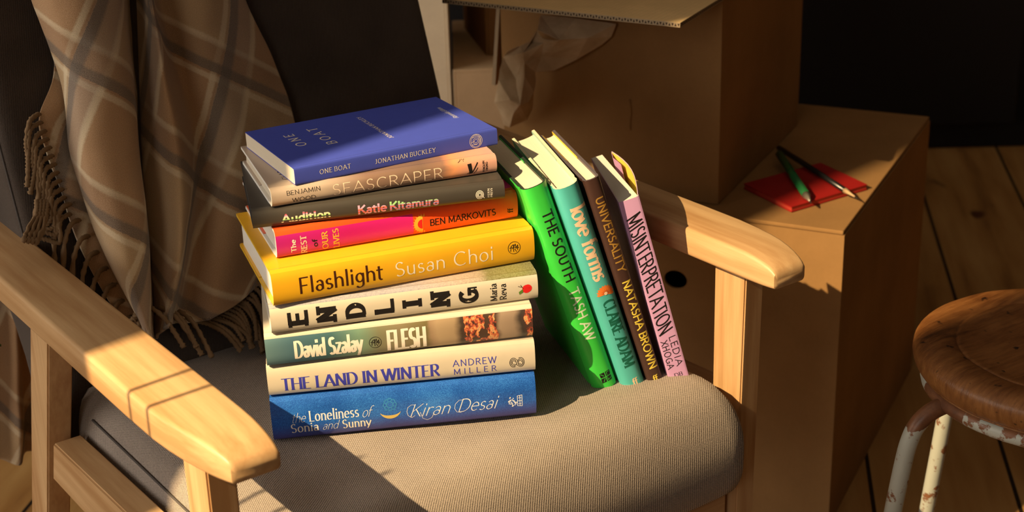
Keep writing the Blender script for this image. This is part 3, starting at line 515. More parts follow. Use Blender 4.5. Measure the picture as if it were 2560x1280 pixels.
band=k.math('GREATER_THAN',z,k.math('MULTIPLY_ADD',x,.004,.0275)); c=k.mix(band,c,(.63,.57,.46))
k.base(c); m_flesh=k.m
b=Book('flesh','book','hardback with a teal spine fading into a dim painted interior, between two ivory books',m_flesh,WHITEB,M_PAGEW)
b.put('author_lettering',text('David Szalay',.0158,.0590,.17,.09,10,0,.10),WHITE,.0254,.0070)
b.put('publisher_emblem',cape(.0053),BLACK,.0960,.0138)
b.put('title_lettering',text('FLESH',.0182,.0335,.17,.11,5,0,.14),WHITE,.1072,.0046)
# the land in winter
b=Book('land','book','cream hardback with blue capital lettering, second from the bottom of the stack',jk('cream_jacket',(.61,.54,.43),.38),WHITEB,M_PAGEW)
b.put('title_lettering',text('THE LAND IN WINTER',.0118,.1400,.20,.035,6,.26,.10),BLUE,.0122,.0062)
b.put('author_lettering',text('ANDREW',.0060,.0390,.12,.10,0,0,.22),BLUE,.1650,.0140)
b.put('author_lettering',text('MILLER',.0056,.0385,.12,.10,0,0,.5),BLUE,.1652,.0056)
q=[]
for sg in (-1,1):
    q+=ring(.0046,.0005,.72,sg*.0032,0,60,300) if sg<0 else ring(.0046,.0005,.72,sg*.0032,0,-120,120)
    q+=ring(.0033,.0005,.72,sg*.0030,0,20,320) if sg<0 else ring(.0033,.0005,.72,sg*.0030,0,-160,140)
    q+=ring(.0019,.0005,.8,sg*.0028,0,0,300)
q+=lines([[(-.002,.0044),(.0008,.002),(-.0008,-.002),(.002,-.0044)]],.0005)
b.put('publisher_emblem',q,BLACK,.2226,.0122)
# the loneliness of sonia and sunny
k=NT('mottled_blue_jacket',.30,.5); u,v,x,y,z=spine_coords(k,.2381,.0427)
n=k.noise(k.obj(),1500,2,.8); n2=k.noise(k.map(k.obj(),(22,22,22)),1,3)
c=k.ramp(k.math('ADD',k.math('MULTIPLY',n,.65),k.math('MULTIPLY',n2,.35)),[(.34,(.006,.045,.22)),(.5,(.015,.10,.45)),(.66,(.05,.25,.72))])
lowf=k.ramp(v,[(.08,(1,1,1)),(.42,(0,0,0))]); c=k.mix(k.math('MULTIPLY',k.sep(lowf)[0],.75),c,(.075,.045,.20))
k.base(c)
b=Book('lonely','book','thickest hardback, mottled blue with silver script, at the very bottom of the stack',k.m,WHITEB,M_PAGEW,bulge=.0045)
b.put('title_lettering',text('the',.0090,.0122,.06,.03,30,0,.05,.35),SILV,.0172,.0190)
b.put('title_lettering',text('Loneliness',.0100,.0440,.13,.05,10,.14,.12),SILV,.0335,.0190)
b.put('title_lettering',text('of',.0100,.0080,.06,.03,30,0,.0,.4),SILV,.0798,.0178)
b.put('title_lettering',text('Sonia',.0088,.0245,.13,.05,10,.14,.12),WHITE,.0163,.0088)
b.put('title_lettering',text('and',.0085,.0138,.06,.03,30,0,.05,.35),SILV,.0440,.0088)
b.put('title_lettering',text('Sunny',.0088,.0255,.13,.05,10,.14,.12),WHITE,.0622,.0082)
b.put('author_lettering',text('Kiran',.0125,.0360,.075,.03,30,0,.06,.35),SILV,.1225,.0128)
b.put('author_lettering',text('Desai',.0125,.0350,.075,.03,30,0,.06,.35),SILV,.1662,.0132)
q=[]; ribbon([(.0060,.0118),(.0025,.0122),(-.0008,.0100),(-.0020,.0058),(-.0010,.0016),(.0022,-.0008),(.0050,.0010)],.0004,.0003,0,q); ribbon([(.0100,.0040),(.0120,-.0028),(.0160,-.0050),(.0200,-.0030),(.0215,0)],.0004,.0003,0,q)
ribbon([(.0500,.0122),(.0455,.0120),(.0420,.0085),(.0412,.0040),(.0430,.0004),(.0470,-.0006)],.0004,.0003,0,q)
_u=[]; ribbon([(-.0015,.0115),(-.0055,.0105),(-.0082,.006),(-.0070,.001),(-.0030,0),(.004,.006)],.0005,.0004,0,_u); ribbon([(.010,.004),(.012,-.003),(.017,-.0045),(.021,-.002)],.0005,.0004,0,_u)
b.put('script_flourish',q,SILV,.1225,.0130)
mo=[]
for i in range(24):
    a0=200+140*i/24; a1=200+140*(i+1)/24
    def mp(a,o): r_=.0100-(0 if o else .0034*math.sin(math.pi*(a-200)/140)); return (r_*math.cos(R(a)),r_*math.sin(R(a)))
    mo.append(('P',[mp(a0,1),mp(a1,1),mp(a1,0),mp(a0,0)]))
b.put('crescent_emblem',mo,GOLD,.1058,.0235)
md=ring(.0055,.0003)+ring(.0030,.0003)
for i in range(8): a=math.pi*i/4; md+=ring(.0018,.0003,1,.0044*math.cos(a),.0044*math.sin(a))
b.put('mandala_emblem',md,ink('pale_blue_ink',(.05,.30,.62)),.1058,.0275)
q=lines([[(.0020,-.0050),(.0020,.0050),(.0062,.0056),(.0062,-.0056),(.0020,-.0050)],[(.0042,-.0052),(.0042,.0052)],[(.002,0),(.0062,0)],[(.0030,-.003),(.0052,-.003)],[(.0030,.003),(.0052,.003)]],.0005)
rn=random.Random(2)
for i in range(34):
    a=rn.random()*6.28; r_=.0052*math.sqrt(rn.random()); q+=disc(-.0022+r_*math.cos(a)*.75,r_*math.sin(a),.0006,6)
b.put('publisher_emblem',q,SILV,.2190,.0185)

# ---- leaning books ----
GR=(.05,.62,.07)
b=Book('south','book','bright green hardback leaning directly against the stack',jk('bright_green_jacket',GR,.30),ink('black_green_board',(.02,.035,.025)),M_PAGE,flap=jk('green_jacket_flap',(.02,.42,.06),.35),bulge=.0055)
b.put('title_lettering',text('THE SOUTH',.0092,.0740,.17,.15,0,0,.14),BLACK,.0264,.0098)
b.put('author_lettering',text('TASH AW',.0092,.0560,.17,.15,0,0,.12),ink('pale_mint_ink',(.70,.82,.62)),.1090,.0090)
sq=[]
for (cx_,cy_,r_) in ((0,0,.0042),(.0058,0,.0042),(0,.0058,.0042),(.0058,.0058,.0042)): sq+=poly([(cx_,cy_),(cx_+.0048,cy_),(cx_+.0048,cy_+.0048),(cx_,cy_+.0048)])
b.put('publisher_emblem',sq,BLACK,.2030,.0098)
b.put('publisher_emblem',lines([[(.001,.001),(.0035,.0035)],[(.0065,.004),(.0095,.002)],[(.001,.0095),(.001,.007),(.0038,.007)],[(.0068,.0068),(.0095,.0068),(.0082,.0098)]],.0005),jk('green_ink',GR),.2030,.0098,lift=.0002)
TE=(.085,.48,.46)
b=Book('love','book','teal hardback with a gerbera flower on its spine, second of the leaning books',jk('teal_jacket',TE,.35),CREAMB,M_PAGE,flap=jk('pale_teal_flap',(.30,.52,.45),.4),bulge=.0055)
CRM=ink('apricot_cream_ink',(.86,.62,.42))
b.put('title_lettering',text('love forms',.0138,.0775,.24,.08,20,.18,.05),CRM,.0220,.0078)
fl=[]
for i in range(11):
    a=R(-20+205*i/10+90-92); a=R(-10+200*i/10)
    fl.append(('P',[(.0016*math.cos(a-.5),.0016*math.sin(a-.5)),(.0075*math.cos(a-.16),.0075*math.sin(a-.16)),(.0088*math.cos(a),.0088*math.sin(a)),(.0075*math.cos(a+.16),.0075*math.sin(a+.16)),(.0016*math.cos(a+.5),.0016*math.sin(a+.5))]))
fl2=[]
for i in range(8):
    a=R(0+180*i/7); fl2.append(('P',[(.001*math.cos(a-.6),.001*math.sin(a-.6)),(.0048*math.cos(a),.0048*math.sin(a)),(.001*math.cos(a+.6),.001*math.sin(a+.6))]))
# turned so that the open side faces the author name
rot=lambda L_,t:[('P',[(p[0]*math.cos(t)-p[1]*math.sin(t),p[0]*math.sin(t)+p[1]*math.cos(t)) for p in q_[1]]) for q_ in L_]
b.put('flower_emblem',rot(fl,R(78)),ORNG,.1150,.0140)
b.put('flower_emblem',rot(fl2,R(78)),ink('dark_orange_ink',(.55,.10,.02)),.1150,.0140,lift=.0002)
b.put('flower_emblem',disc(0,0,.0017,12),CRM,.1148,.0140,lift=.0003)
b.put('author_lettering',text('CLAIRE ADAM',.0110,.0745,.20,.06,6,.22,.10),ink('dark_green_ink',(.008,.13,.085)),.1228,.0086)
b.put('publisher_emblem',text('ff',.0070,.0050,.2,.1,0,.2,.02),CRM,.2190,.0112,'ccw')
BR=(.062,.030,.024)
b=Book('univ','book','thin dark brown hardback with gold lettering, third of the leaning books',jk('dark_brown_jacket',BR,.4),ink('charcoal_lilac_board',(.09,.075,.085)),M_PAGE,flap=jk('yellow_flap',(.85,.55,.05),.4),bulge=.0028)
b.put('title_lettering',text('UNIVERSALITY',.0074,.0790,.19,.16,0,0,.11),ink('bronze_ink',(.42,.23,.045)),.0190,.0056)
b.put('author_lettering',text('NATASHA BROWN',.0074,.0985,.19,.16,0,0,.11),YEL,.1084,.0060)
b.put('publisher_emblem',text('ff',.0062,.0046,.2,.1,0,.2,.02),YEL,.2212,.0060,'ccw')
PKJ=(.60,.34,.60)
b=Book('misin','book','lilac pink paperback with hand-drawn capitals, rightmost of the leaning books',jk('lilac_pink_cover',PKJ,.45),ink('pale_pink_edge',(.66,.50,.62)),M_PAGEW,hard=False,endp=jk('yellow_lining',(.86,.72,.12),.5),splay=.011)
b.put('title_lettering',text('MISINTERPRETATION',.0135,.1240,.115,.10,0,0,.11,-.42,1,.03),BLACK,.0185,.0030)
b.put('author_lettering',text('LEDIA',.0062,.0320,.13,.12,0,0,.2,0,1,.04),BLACK,.1456,.0110)
b.put('author_lettering',text('XHOGA',.0062,.0300,.13,.12,0,0,.2,0,1,.04),BLACK,.1484,.0022)
b.put('publisher_lettering',text('DB',.0042,.0078,.16,.06,10,.25,.1),BLACK,.1888,.0062,'up')
b.put('publisher_lettering',lines([[(.0045+.0009*i,.0003*math.sin(i*2.1)) for i in range(12)]],.0003),BLACK,.1915,.0010,'up')

# ---------------- armchair ----------------
CH=thing('armchair','oak framed armchair with grey-brown woven seat holding the books','armchair',(.144,0,0))
INV=CH.matrix_world.inverted() if False else Matrix.Translation((-.144,0,0))
def cb(name,x0,x1,y0,y1,z0,z1,mat,bev=.002,seg=2): return box(name,x0-.144,x1-.144,y0,y1,z0,z1,mat,CH,bev,seg)
def arm(sx):
    # sx=-1 left, +1 right ; local x outward from chair centre: inner .2475, outer .3045
    rings=[]
    ys=[.40,.30,.15,.0,-.08,-.13,-.155,-.175,-.19,-.203,-.213,-.220,-.225,-.2285,-.230]
    for y in ys:
        t=max(0,(-.10-y)/.137)
        xo=.3050-.020*t**2.2; xi=.2475+.0015*t**3
        d=max(0,(-.175-y)/.055); zt=.560-.014*(1-math.sqrt(max(0,1-d*d)))
        d2=max(0,(-.200-y)/.030); zb=.5325+.002*(1-math.sqrt(max(0,1-d2*d2)))
        if y<=-.230: zb+=.002; zt-=.002; xo-=.002; xi+=.002
        r=.0035; r=min(r,(zt-zb)*.4)
        pr=[]
        for cx,cz,a0 in ((xo-r,zt-r,0),(xi+r,zt-r,90),(xi+r,zb+r,180),(xo-r,zb+r,270)):
            for k_ in range(4):
                a=R(a0+30*k_); pr.append((sx*(cx+r*math.cos(a)),y,cz+r*math.sin(a)))
        rings.append(pr)
    v,f=loft(rings); o=mesh('armrest',v,f,M_WOODY,CH,True); o.modifiers.new('e','EDGE_SPLIT').split_angle=R(40); return o
def post(sx,ys,zs,w=.024,x0=.262,name='leg'):
    # ys: [(front y, back y)] per z
    bm=bmesh.new(); rings=[]
    xa,xb=sorted((sx*x0,sx*(x0+w)))
    for (ya,yb),z in zip(ys,zs): rings.append([(xa,ya,z),(xb,ya,z),(xb,yb,z),(xa,yb,z)])
    v,f=loft(rings); me=D.meshes.new(name); me.from_pydata(v,[],f); bm.from_mesh(me); bmesh.ops.bevel(bm,geom=bm.edges[:],offset=.0015,segments=2,affect='EDGES'); bmesh.ops.recalc_face_normals(bm,faces=bm.faces[:])
    return frombm(name,bm,M_WOODZ,CH)
for sx in (-1,1):
    arm(sx)
    post(sx,[(-.172,-.140),(-.180,-.138)],[0,.534])
    post(sx,[(.148+.505*.40,.193+.505*.40),(.148-.029*.40,.193-.029*.40)],[0,.534])
    xa,xb=sorted((sx*.256,sx*.284)); bm=bmesh.new()
    boxbm(bm,xa,xb,-.1395,.21,.340,.388)
    for v in bm.verts:
        if v.co.z>.36: v.co.z+=.012*(.2-v.co.y)/.34
        if v.co.y>0: v.co.y=.186+(.40*(.388-v.co.z))
    bmesh.ops.bevel(bm,geom=bm.edges[:],offset=.0018,segments=2,affect='EDGES'); frombm('side_rail',bm,M_WOODY,CH)
cb('front_rail',-.112,.400,-.168,-.143,.235,.292,M_WOODX)
cb('back_rail',-.112,.400,.20,.225,.30,.352,M_WOODX)
def cushion(name,x0,x1,y0,y1,z0,z1,rx,ry,rz,mat,crown=0,div=(40,40,14)):
    bm=bmesh.new(); bmesh.ops.create_cube(bm,size=2)
    bmesh.ops.subdivide_edges(bm,edges=bm.edges[:],cuts=26,use_grid_fill=True)
    c=Vector(((x0+x1)/2,(y0+y1)/2,(z0+z1)/2)); h=Vector(((x1-x0)/2,(y1-y0)/2,(z1-z0)/2)); r=Vector((rx,ry,rz))
    for v in bm.verts:
        # cluster samples towards the edges
        p=Vector([math.copysign(1-(1-abs(a))**1.35,a) for a in v.co]); p=Vector((p.x*h.x,p.y*h.y,p.z*h.z))
        inn=Vector([max(-(h[i]-r[i]),min(h[i]-r[i],p[i])) for i in range(3)]); d=Vector([(p[i]-inn[i])/r[i] for i in range(3)])
        if d.length>1e-6:
            m_=max(abs(d.x),abs(d.y),abs(d.z)); d=d.normalized()*m_ if m_<1 else d.normalized()
        q=inn+Vector([d[i]*r[i] for i in range(3)])
        if crown:
            fx=1-(q.x/h.x)**2; fy=1-(q.y/h.y)**2
            q.z+=0
            inb=1 if q.z>0 else 0; wx=c.x+q.x+.144; wy=c.y+q.y; fo_=max(0,min(1,(-.105-wy+.04*min(0,wx-.25))/.05)); fl_=max(0,min(1,(-.012-wx)/.03)); q.z+=inb*crown*1.0*max(fo_,fl_)*min(1,3*max(0,fx))*min(1,5*max(0,fy))
            q.z+=.0011*noise.noise(Vector((q.x*16,q.y*16,q.z*5)))*max(0,fy)
        v.co=c+q
    return bm
bm=cushion('seat',-.108-.144,.398-.144,-.212,.250,.298,.4195,.022,.058,.056,M_SEAT,.007)
SEATO=frombm('seat_cushion',bm,M_SEAT,CH,True)
# seam along the left and right upper edges
for sx in (-1,1):
    tube([(sx*.2468+.0*y,y,.4040) for y in [ -.145+.32*i/20 for i in range(21)]],.0012,6,0,0,'seam_piping',M_SEAM,CH)
# backrest: rounded slab leaning back
bm=cushion('b',-.254,.242,-.070,.070,-.07,.72,.014,.020,.03,M_BACK)
BA=math.atan(.34); MB_=Matrix.Translation((0,.218,.42))@Matrix.Rotation(-BA,4,'X')@Matrix.Translation((0,.070,0))
for v in bm.verts:
    if v.co.y>0: v.co.y*=.75+1.15*max(0,min(1,(v.co.z-.04)/.22))
for v in bm.verts: v.co=MB_@v.co
frombm('backrest',bm,M_BACK,CH,True)
for yy in (-.069,):
    tube([tuple(MB_@Vector((-.2528,yy+.010,z))) for z in [0+.66*i/20 for i in range(21)]],.0012,6,0,0,'seam_piping',M_SEAM,CH)
for sx in (-1,1):
    p0=MB_@Vector((sx*.20,.075,-.02)); p1=MB_@Vector((sx*.20,.075,.70))
    tube([tuple(p0+(p1-p0)*i/4) for i in range(5)],.014,10,0,0,'back_strut',M_WOODZ,CH)

# ---------------- throw ----------------
k=NT('plaid_wool',.98,.05)
uvn=k.n('UVMap'); 
ro=k.map(uvn.outputs[0],(1,1,1),(0,0,R(27))); fz=k.noise(uvn.outputs[0],320,3,.7); X_,Y_,_=k.sep(ro)
X_=k.math('ADD',X_,k.math('MULTIPLY',k.math('SUBTRACT',fz,.5),.003)); Y_=k.math('ADD',Y_,k.math('MULTIPLY',k.math('SUBTRACT',fz,.5),.003))
tn_=(.56,.37,.19); cm=(.90,.76,.52); gy=(.20,.19,.19); bw=(.36,.19,.09); W1=(1,1,1); K0=(0,0,0)
FX=k.math('FRACT',k.math('DIVIDE',X_,.132)); FY=k.math('FRACT',k.math('DIVIDE',Y_,.122))
IX=k.math('FLOOR',k.math('DIVIDE',X_,.132)); IY=k.math('FLOOR',k.math('DIVIDE',Y_,.122))
par=k.math('FRACT',k.math('MULTIPLY',k.math('ADD',IX,IY),.5)); 
cell=k.mix(k.math('GREATER_THAN',par,.25),tn_,(.50,.28,.13))
def rr(f,st): return k.sep(k.ramp(f,st))[0]
wide=[(0,W1),(.22,W1),(.26,K0),(.975,K0),(1,W1)]; dark=[(0,W1),(.075,W1),(.10,K0),(1,K0)]; crm=[(.215,K0),(.235,W1),(.275,W1),(.295,K0),(.915,K0),(.93,W1),(.965,W1),(.98,K0)]
cc=k.mix(k.math('MULTIPLY',rr(FX,crm),.75),cell,cm); cc=k.mix(k.math('MULTIPLY',rr(FY,crm),.6),cc,cm)
cc=k.mix(k.math('MULTIPLY',rr(FX,wide),.62),cc,(.44,.33,.25)); cc=k.mix(k.math('MULTIPLY',rr(FY,wide),.62),cc,bw)
cc=k.mix(k.math('MULTIPLY',rr(FX,dark),.72),cc,(.085,.088,.10)); cc=k.mix(k.math('MULTIPLY',rr(FY,dark),.72),cc,(.075,.065,.065))
hz_=k.noise(uvn.outputs[0],1400,2,.8); cc=k.mix(.30,cc,k.ramp(hz_,[(.36,(.05,.045,.045)),(.64,(.70,.55,.38))]))
k.base(cc); k.bump(k.math('ADD',fz,hz_),.6,.0012)
try: k.b.inputs['Sheen Weight'].default_value=.25
except Exception: pass
M_WOOL=k.m; M_FR=flat('brown_wool_fringe',(.21,.135,.075),.95,.05)
TH=thing('plaid_throw','beige and grey plaid wool throw with twisted fringe draped over the chair back','blanket',(0,.25,.42))
TO=Vector((0,.25,.42))
def sheet(name,cols,nu,nv,wob=.0025,uo=(0,0)):
    rows=[]
    for j in range(nv+1):
        t=j/nv; pts=[cr(c,t) for c in cols]; rows.append([Vector(cr(pts,i/nu)) for i in range(nu+1)])
    me=D.meshes.new(name); vs=[]
    for j,r in enumerate(rows):
        for i,p in enumerate(r):
            n_=noise.noise(p*18)*wob*2+noise.noise(p*45)*wob*.5; vs.append(tuple(p-TO+Vector((0,-n_,.3*n_))))
    N=nu+1; fs=[(j*N+i,(j+1)*N+i,(j+1)*N+i+1,j*N+i+1) for j in range(nv) for i in range(nu)]
    me.from_pydata(vs,[],fs)
    U=[[uo[0]]*(nu+1) for _ in rows]; V=[[uo[1]]*(nu+1) for _ in rows]
    for j,r in enumerate(rows):
        for i in range(1,nu+1): U[j][i]=U[j][i-1]+(r[i]-r[i-1]).length
        if j:
            for i in range(nu+1): V[j][i]=V[j-1][i]+(rows[j][i]-rows[j-1][i]).length
    # keep u aligned about the middle column
    uv=me.uv_layers.new(name='UVMap')
    for p in me.polygons:
        for li in p.loop_indices:
            vi=me.loops[li].vertex_index; j,i=divmod(vi,N); uv.data[li].uv=(U[j][i]-U[j][nu//3]+1,1-V[j][i])
    o=link(name,me,M_WOOL,TH,True); s=o.modifiers.new('s','SOLIDIFY'); s.thickness=.0035; s.offset=-1; return o
def ext(cols,d):   # carry each column on over the top of the backrest
    out=[]
    for c in cols:
        a=Vector(c[0]); b_=Vector(c[1]); n_=(a-b_); n_=n_/max(n_.length,1e-6)
        up=Vector((0,.34,1)).normalized(); out.append([tuple(a+up*d*2),tuple(a+up*d)]+list(c))
    return out
sheet('wool_panel',ext(THROW,.14),150,120,.0022)
sheet('wool_under_layer',ext(UNDER,.10),40,70,.002,(.3,.2))
sheet('wool_rear_drop',REARP,30,50,.004,(.1,.5))
for t_ in TASSEL:
    pts=[Vector(cr(t_,i/34))-TO for i in range(35)]
    for p in pts: p.z=max(p.z,.4225+.0022-TO.z)
    tube(pts,lambda s:.0023*(1.15 if s>.93 else 1),8,900,.30,'tassel',M_FR,TH)
# whitish worn hem of the rear drop
# ---------------- boxes ----------------
a28=R(28)
BXA=thing('cardboard_box','large closed cardboard box on the floor beside the right armrest','box',(.785,.0356,0),'cardboard moving boxes'); BXA.rotation_euler=(0,0,a28)
LA,WA,HA=.50,.45,.4135; t4=.004
def panel(parent,name,x0,x1,y0,y1,z0,z1,mat=M_CARD,bev=.0012): return box(name,x0,x1,y0,y1,z0,z1,mat,parent,bev,2)
bm=bmesh.new()
# body: four walls with the chair-side wall pierced by a hand hole
def wall_hole(bm,y0,y1,z0,z1,x0,x1,cy,cz,ry,rz):
    n=32; oc=[];ic=[]
    for i in range(n):
        a=2*math.pi*i/n; c_,s_=math.cos(a),math.sin(a); ic.append((cy+ry*c_,cz+rz*s_))
        # outer rectangle point in the same direction
        tx=((y1-cy) if c_>0 else (cy-y0))/max(abs(c_),1e-9); tz=((z1-cz) if s_>0 else (cz-z0))/max(abs(s_),1e-9); t_=min(tx,tz); oc.append((cy+c_*t_,cz+s_*t_))
    for (yy,zz) in ((y0,z0),(y1,z0),(y1,z1),(y0,z1)):
        k_=min(range(n),key=lambda i:(oc[i][0]-yy)**2+(oc[i][1]-zz)**2); oc[k_]=(yy,zz)
    V={}
    for s,x in (('a',x0),('b',x1)):
        V[s]=[bm.verts.new((x,*p)) for p in oc],[bm.verts.new((x,*p)) for p in ic]
    for i in range(n):
        j=(i+1)%n
        for s in 'ab': bm.faces.new([V[s][0][i],V[s][0][j],V[s][1][j],V[s][1][i]])
        bm.faces.new([V['a'][1][i],V['a'][1][j],V['b'][1][j],V['b'][1][i]]); bm.faces.new([V['a'][0][i],V['b'][0][i],V['b'][0][j],V['a'][0][j]])
wall_hole(bm,0,WA,0,HA-.006,0,t4,.213,.317,.0155,.0125)
boxbm(bm,LA-t4,LA,0,WA,0,HA-.006); boxbm(bm,t4,LA-t4,0,t4,0,HA-.006); boxbm(bm,t4,LA-t4,WA-t4,WA,0,HA-.006); boxbm(bm,t4,LA-t4,t4,WA-t4,0,t4)
bmesh.ops.recalc_face_normals(bm,faces=bm.faces[:]); frombm('box_body',bm,M_CARD,BXA)
panel(BXA,'top_flap',0,LA,.0015,WA/2-.001,HA-.0055,HA-.0005); panel(BXA,'top_flap',0,LA,WA/2+.001,WA-.0015,HA-.0055,HA-.0005)
box('packing_tape',-.0003,LA+.0003,WA/2-.024,WA/2+.024,HA-.0006,HA-.0002,flat('brown_packing_tape',(.36,.22,.10),.25,.6),BXA)
BXB=thing('cardboard_box','open cardboard box stuffed with brown paper, standing on the large closed box','box',(.7332,.1994,.4145),'cardboard moving boxes'); BXB.rotation_euler=(0,0,a28)
HB,LB,WB=.2655,.36,.297
bm=bmesh.new(); boxbm(bm,0,t4,0,WB,0,HB); boxbm(bm,LB-t4,LB,0,WB,0,HB); boxbm(bm,t4,LB-t4,0,t4,0,HB); boxbm(bm,t4,LB-t4,WB-t4,WB,0,HB); boxbm(bm,t4,LB-t4,t4,WB-t4,0,t4)
frombm('box_body',bm,M_CARD,BXB)
# open flap towards the chair: corrugated sheet with visible flutes along the cut edges
def flap(P,th,up,mat,name):
    # P four corners (hinge0,hinge1,outer1,outer0)
    bm=bmesh.new(); a,b_,c_,d_=[Vector(p) for p in P]; n_=((b_-a).cross(d_-a)).normalized()
    if n_.dot(Vector(up))<0: n_=-n_
    vs=[bm.verts.new(p) for p in (a,b_,c_,d_)]+[bm.verts.new(p-n_*th) for p in (a,b_,c_,d_)]
    for f,mi in (((0,1,2,3),0),((7,6,5,4),1),((0,4,5,1),2),((1,5,6,2),2),((2,6,7,3),2),((3,7,4,0),2)):
        fc=bm.faces.new([vs[i] for i in f]); fc.material_index=mi
    o=frombm(name,bm,mat,BXB)
    return o,n_
P=[(0,-.002,HB),(0,WB,HB),(-.150,WB+.002,HB+.007),(-.182,-.012,HB+.009)]
fo,fn=flap(P,.0052,(0,0,1),[M_CARDIN,M_CARD,M_EDGE],'top_flap')
q=[];fs=[]
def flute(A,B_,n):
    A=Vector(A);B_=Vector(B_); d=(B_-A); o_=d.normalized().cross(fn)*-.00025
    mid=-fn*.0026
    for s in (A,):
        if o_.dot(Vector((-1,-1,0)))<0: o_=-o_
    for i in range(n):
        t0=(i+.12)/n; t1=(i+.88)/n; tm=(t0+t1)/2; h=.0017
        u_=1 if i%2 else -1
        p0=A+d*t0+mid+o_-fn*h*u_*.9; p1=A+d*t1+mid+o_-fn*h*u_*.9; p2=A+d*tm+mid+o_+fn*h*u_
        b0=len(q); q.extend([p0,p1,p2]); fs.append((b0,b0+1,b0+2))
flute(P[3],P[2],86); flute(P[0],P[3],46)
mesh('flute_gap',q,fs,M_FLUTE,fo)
def upflap(name,P): return flap(P,.005,(0,0,1),[M_CARDIN,M_CARD,M_EDGE],name)
upflap('top_flap',[(LB,0,HB),(LB,WB,HB),(LB+.12,WB,HB+.09),(LB+.12,0,HB+.09)])
upflap('top_flap',[(0,WB+.002,HB),(LB,WB+.002,HB),(LB,WB+.016,HB-.14),(0,WB+.016,HB-.14)])
# a puckered crease and staple marks on the chair side of the open box
for (yy,z0,z1) in ((.118,.085,.125),(.20,.165,.185)):
    tube([(-.0004,yy+.001*math.sin(i),z0+(z1-z0)*i/8) for i in range(9)],.0012,6,0,0,'dent_crease',M_CARD,BXB)
# kraft paper
kk=NT('creased_kraft_paper',.75,.25); n=kk.noise(kk.obj(),35,5,.6); kk.base(kk.ramp(n,[(.3,(.50,.36,.21)),(.7,(.68,.52,.33))])); kk.bump(kk.noise(kk.obj(),60,3),.4,.002)
ks=list(KRAFT); kf=[tuple(ks.index(c) for c in w_) for w_ in KFACES.split()]
PO=Vector(KRAFT['g'])
me=D.meshes.new('kraft_paper'); me.from_pydata([tuple(Vector(KRAFT[c])-PO) for c in ks],[],kf)
bm=bmesh.new(); bm.from_mesh(me); bmesh.ops.recalc_face_normals(bm,faces=bm.faces[:]); bmesh.ops.subdivide_edges(bm,edges=bm.edges[:],cuts=3,use_grid_fill=True)
for v in bm.verts:
    n_=noise.noise(v.co*38)*.0035+noise.noise(v.co*90)*.0014; v.co+=Vector((-.8,-.45,.1))*n_
kp=frombm('kraft_paper',bm,kk.m); kp.location=PO; s=kp.modifiers.new('s','SOLIDIFY'); s.thickness=.0006
tag(kp,'crumpled sheet of brown kraft paper spilling from under the open box flap','packing paper')
# ---- notebook and pencils on box A ----
NB=thing('notebook','thin red notebook lying on the large closed box','notebook',(.783,.121,.4135)); 
def quadslab(name,P,z0,z1,mat,parent,org):
    v=[(x-org[0],y-org[1],z) for z in (z0,z1) for x,y in P]
    return mesh(name,v,[(3,2,1,0),(4,5,6,7),(0,1,5,4),(1,2,6,5),(2,3,7,6),(3,0,4,7)],mat,parent)
RED=flat('red_cloth_cover',(.36,.010,.008),.6); NBP=[(.783,.121),(.915,.116),(.935,.215),(.800,.222)]
quadslab('cover',NBP,.0062,.0075,RED,NB,(.783,.121)); quadslab('cover',NBP,.0002,.0014,RED,NB,(.783,.121))
quadslab('page_block',[(x*.985+.0128,y*.985+.0025) for x,y in NBP],.0014,.0062,flat('red_edged_pages',(.5,.05,.03),.6),NB,(.783,.121))
def pencil(name,A,B,rad,col,label,tip,cat='pencil',holder=False):
    A=Vector(A);B=Vector(B); o=thing(name,label,cat,A); d=(B-A); L=d.length; d.normalize()
    tube([d*0,d*(L*.86)],rad,6,0,0,'barrel',col,o)
    tube([d*(L*.86),d*(L*.90),d*(L*.975)],lambda s:rad*(1-.82*s) ,12,0,0,'sharpened_tip' ,tip,o)
    tube([d*(L*.974),d*(L*1.0)],lambda s:rad*.2*(1-.7*s)+.0002,8,0,0,'lead',flat(name+'_lead',(.03,.03,.03),.4),o)
    if holder: tube([d*(-L*.04),d*0],rad*1.05,10,0,0,'ferrule',flat('brass_ferrule',(.5,.38,.15),.3,.5,1),o)
    return o
DG=flat('dark_green_lacquer',(.015,.16,.045),.22,.6); DKP=flat('black_lacquer',(.012,.012,.012),.25,.6); PW=flat('bare_pencil_wood',(.60,.42,.24),.7)
pencil('pen',(.905,.262,.4275),(.801,.106,.4262),.0058,DG,'dark green pen lying across the red notebook, nib over its edge',flat('silver_tip',(.6,.55,.45),.3,.5,.8),'pen')
pencil('pencil',(.925,.283,.4272),(.858,.082,.4250),.0038,DKP,'slim black pencil lying across the red notebook towards the box corner',PW)
# ---- boxes behind ----
def simple_box(name,label,x,y,z,rot,L,W,H,mat):
    o=thing(name,label,'box',(x,y,z),'cardboard moving boxes'); o.rotation_euler=(0,0,R(rot))
    bm=bmesh.new(); boxbm(bm,0,t4,0,W,0,H-.005); boxbm(bm,L-t4,L,0,W,0,H-.005); boxbm(bm,t4,L-t4,0,t4,0,H-.005); boxbm(bm,t4,L-t4,W-t4,W,0,H-.005); boxbm(bm,t4,L-t4,t4,W-t4,0,t4)
    bmesh.ops.bevel(bm,geom=bm.edges[:],offset=.001,segments=1,affect='EDGES')
    frombm('box_body',bm,mat,o)
    box('top_flap',0,L,0,W/2-.001,H-.005,H,mat,o,.0012); box('top_flap',0,L,W/2+.001,W,H-.005,H,mat,o,.0012); return o
simple_box('cardboard_box','low wide cardboard box on the floor behind the chair back',.7745,.8505,0,-34,.232,.34,.45,cardboard('light_brown_cardboard',(.60,.43,.26)))
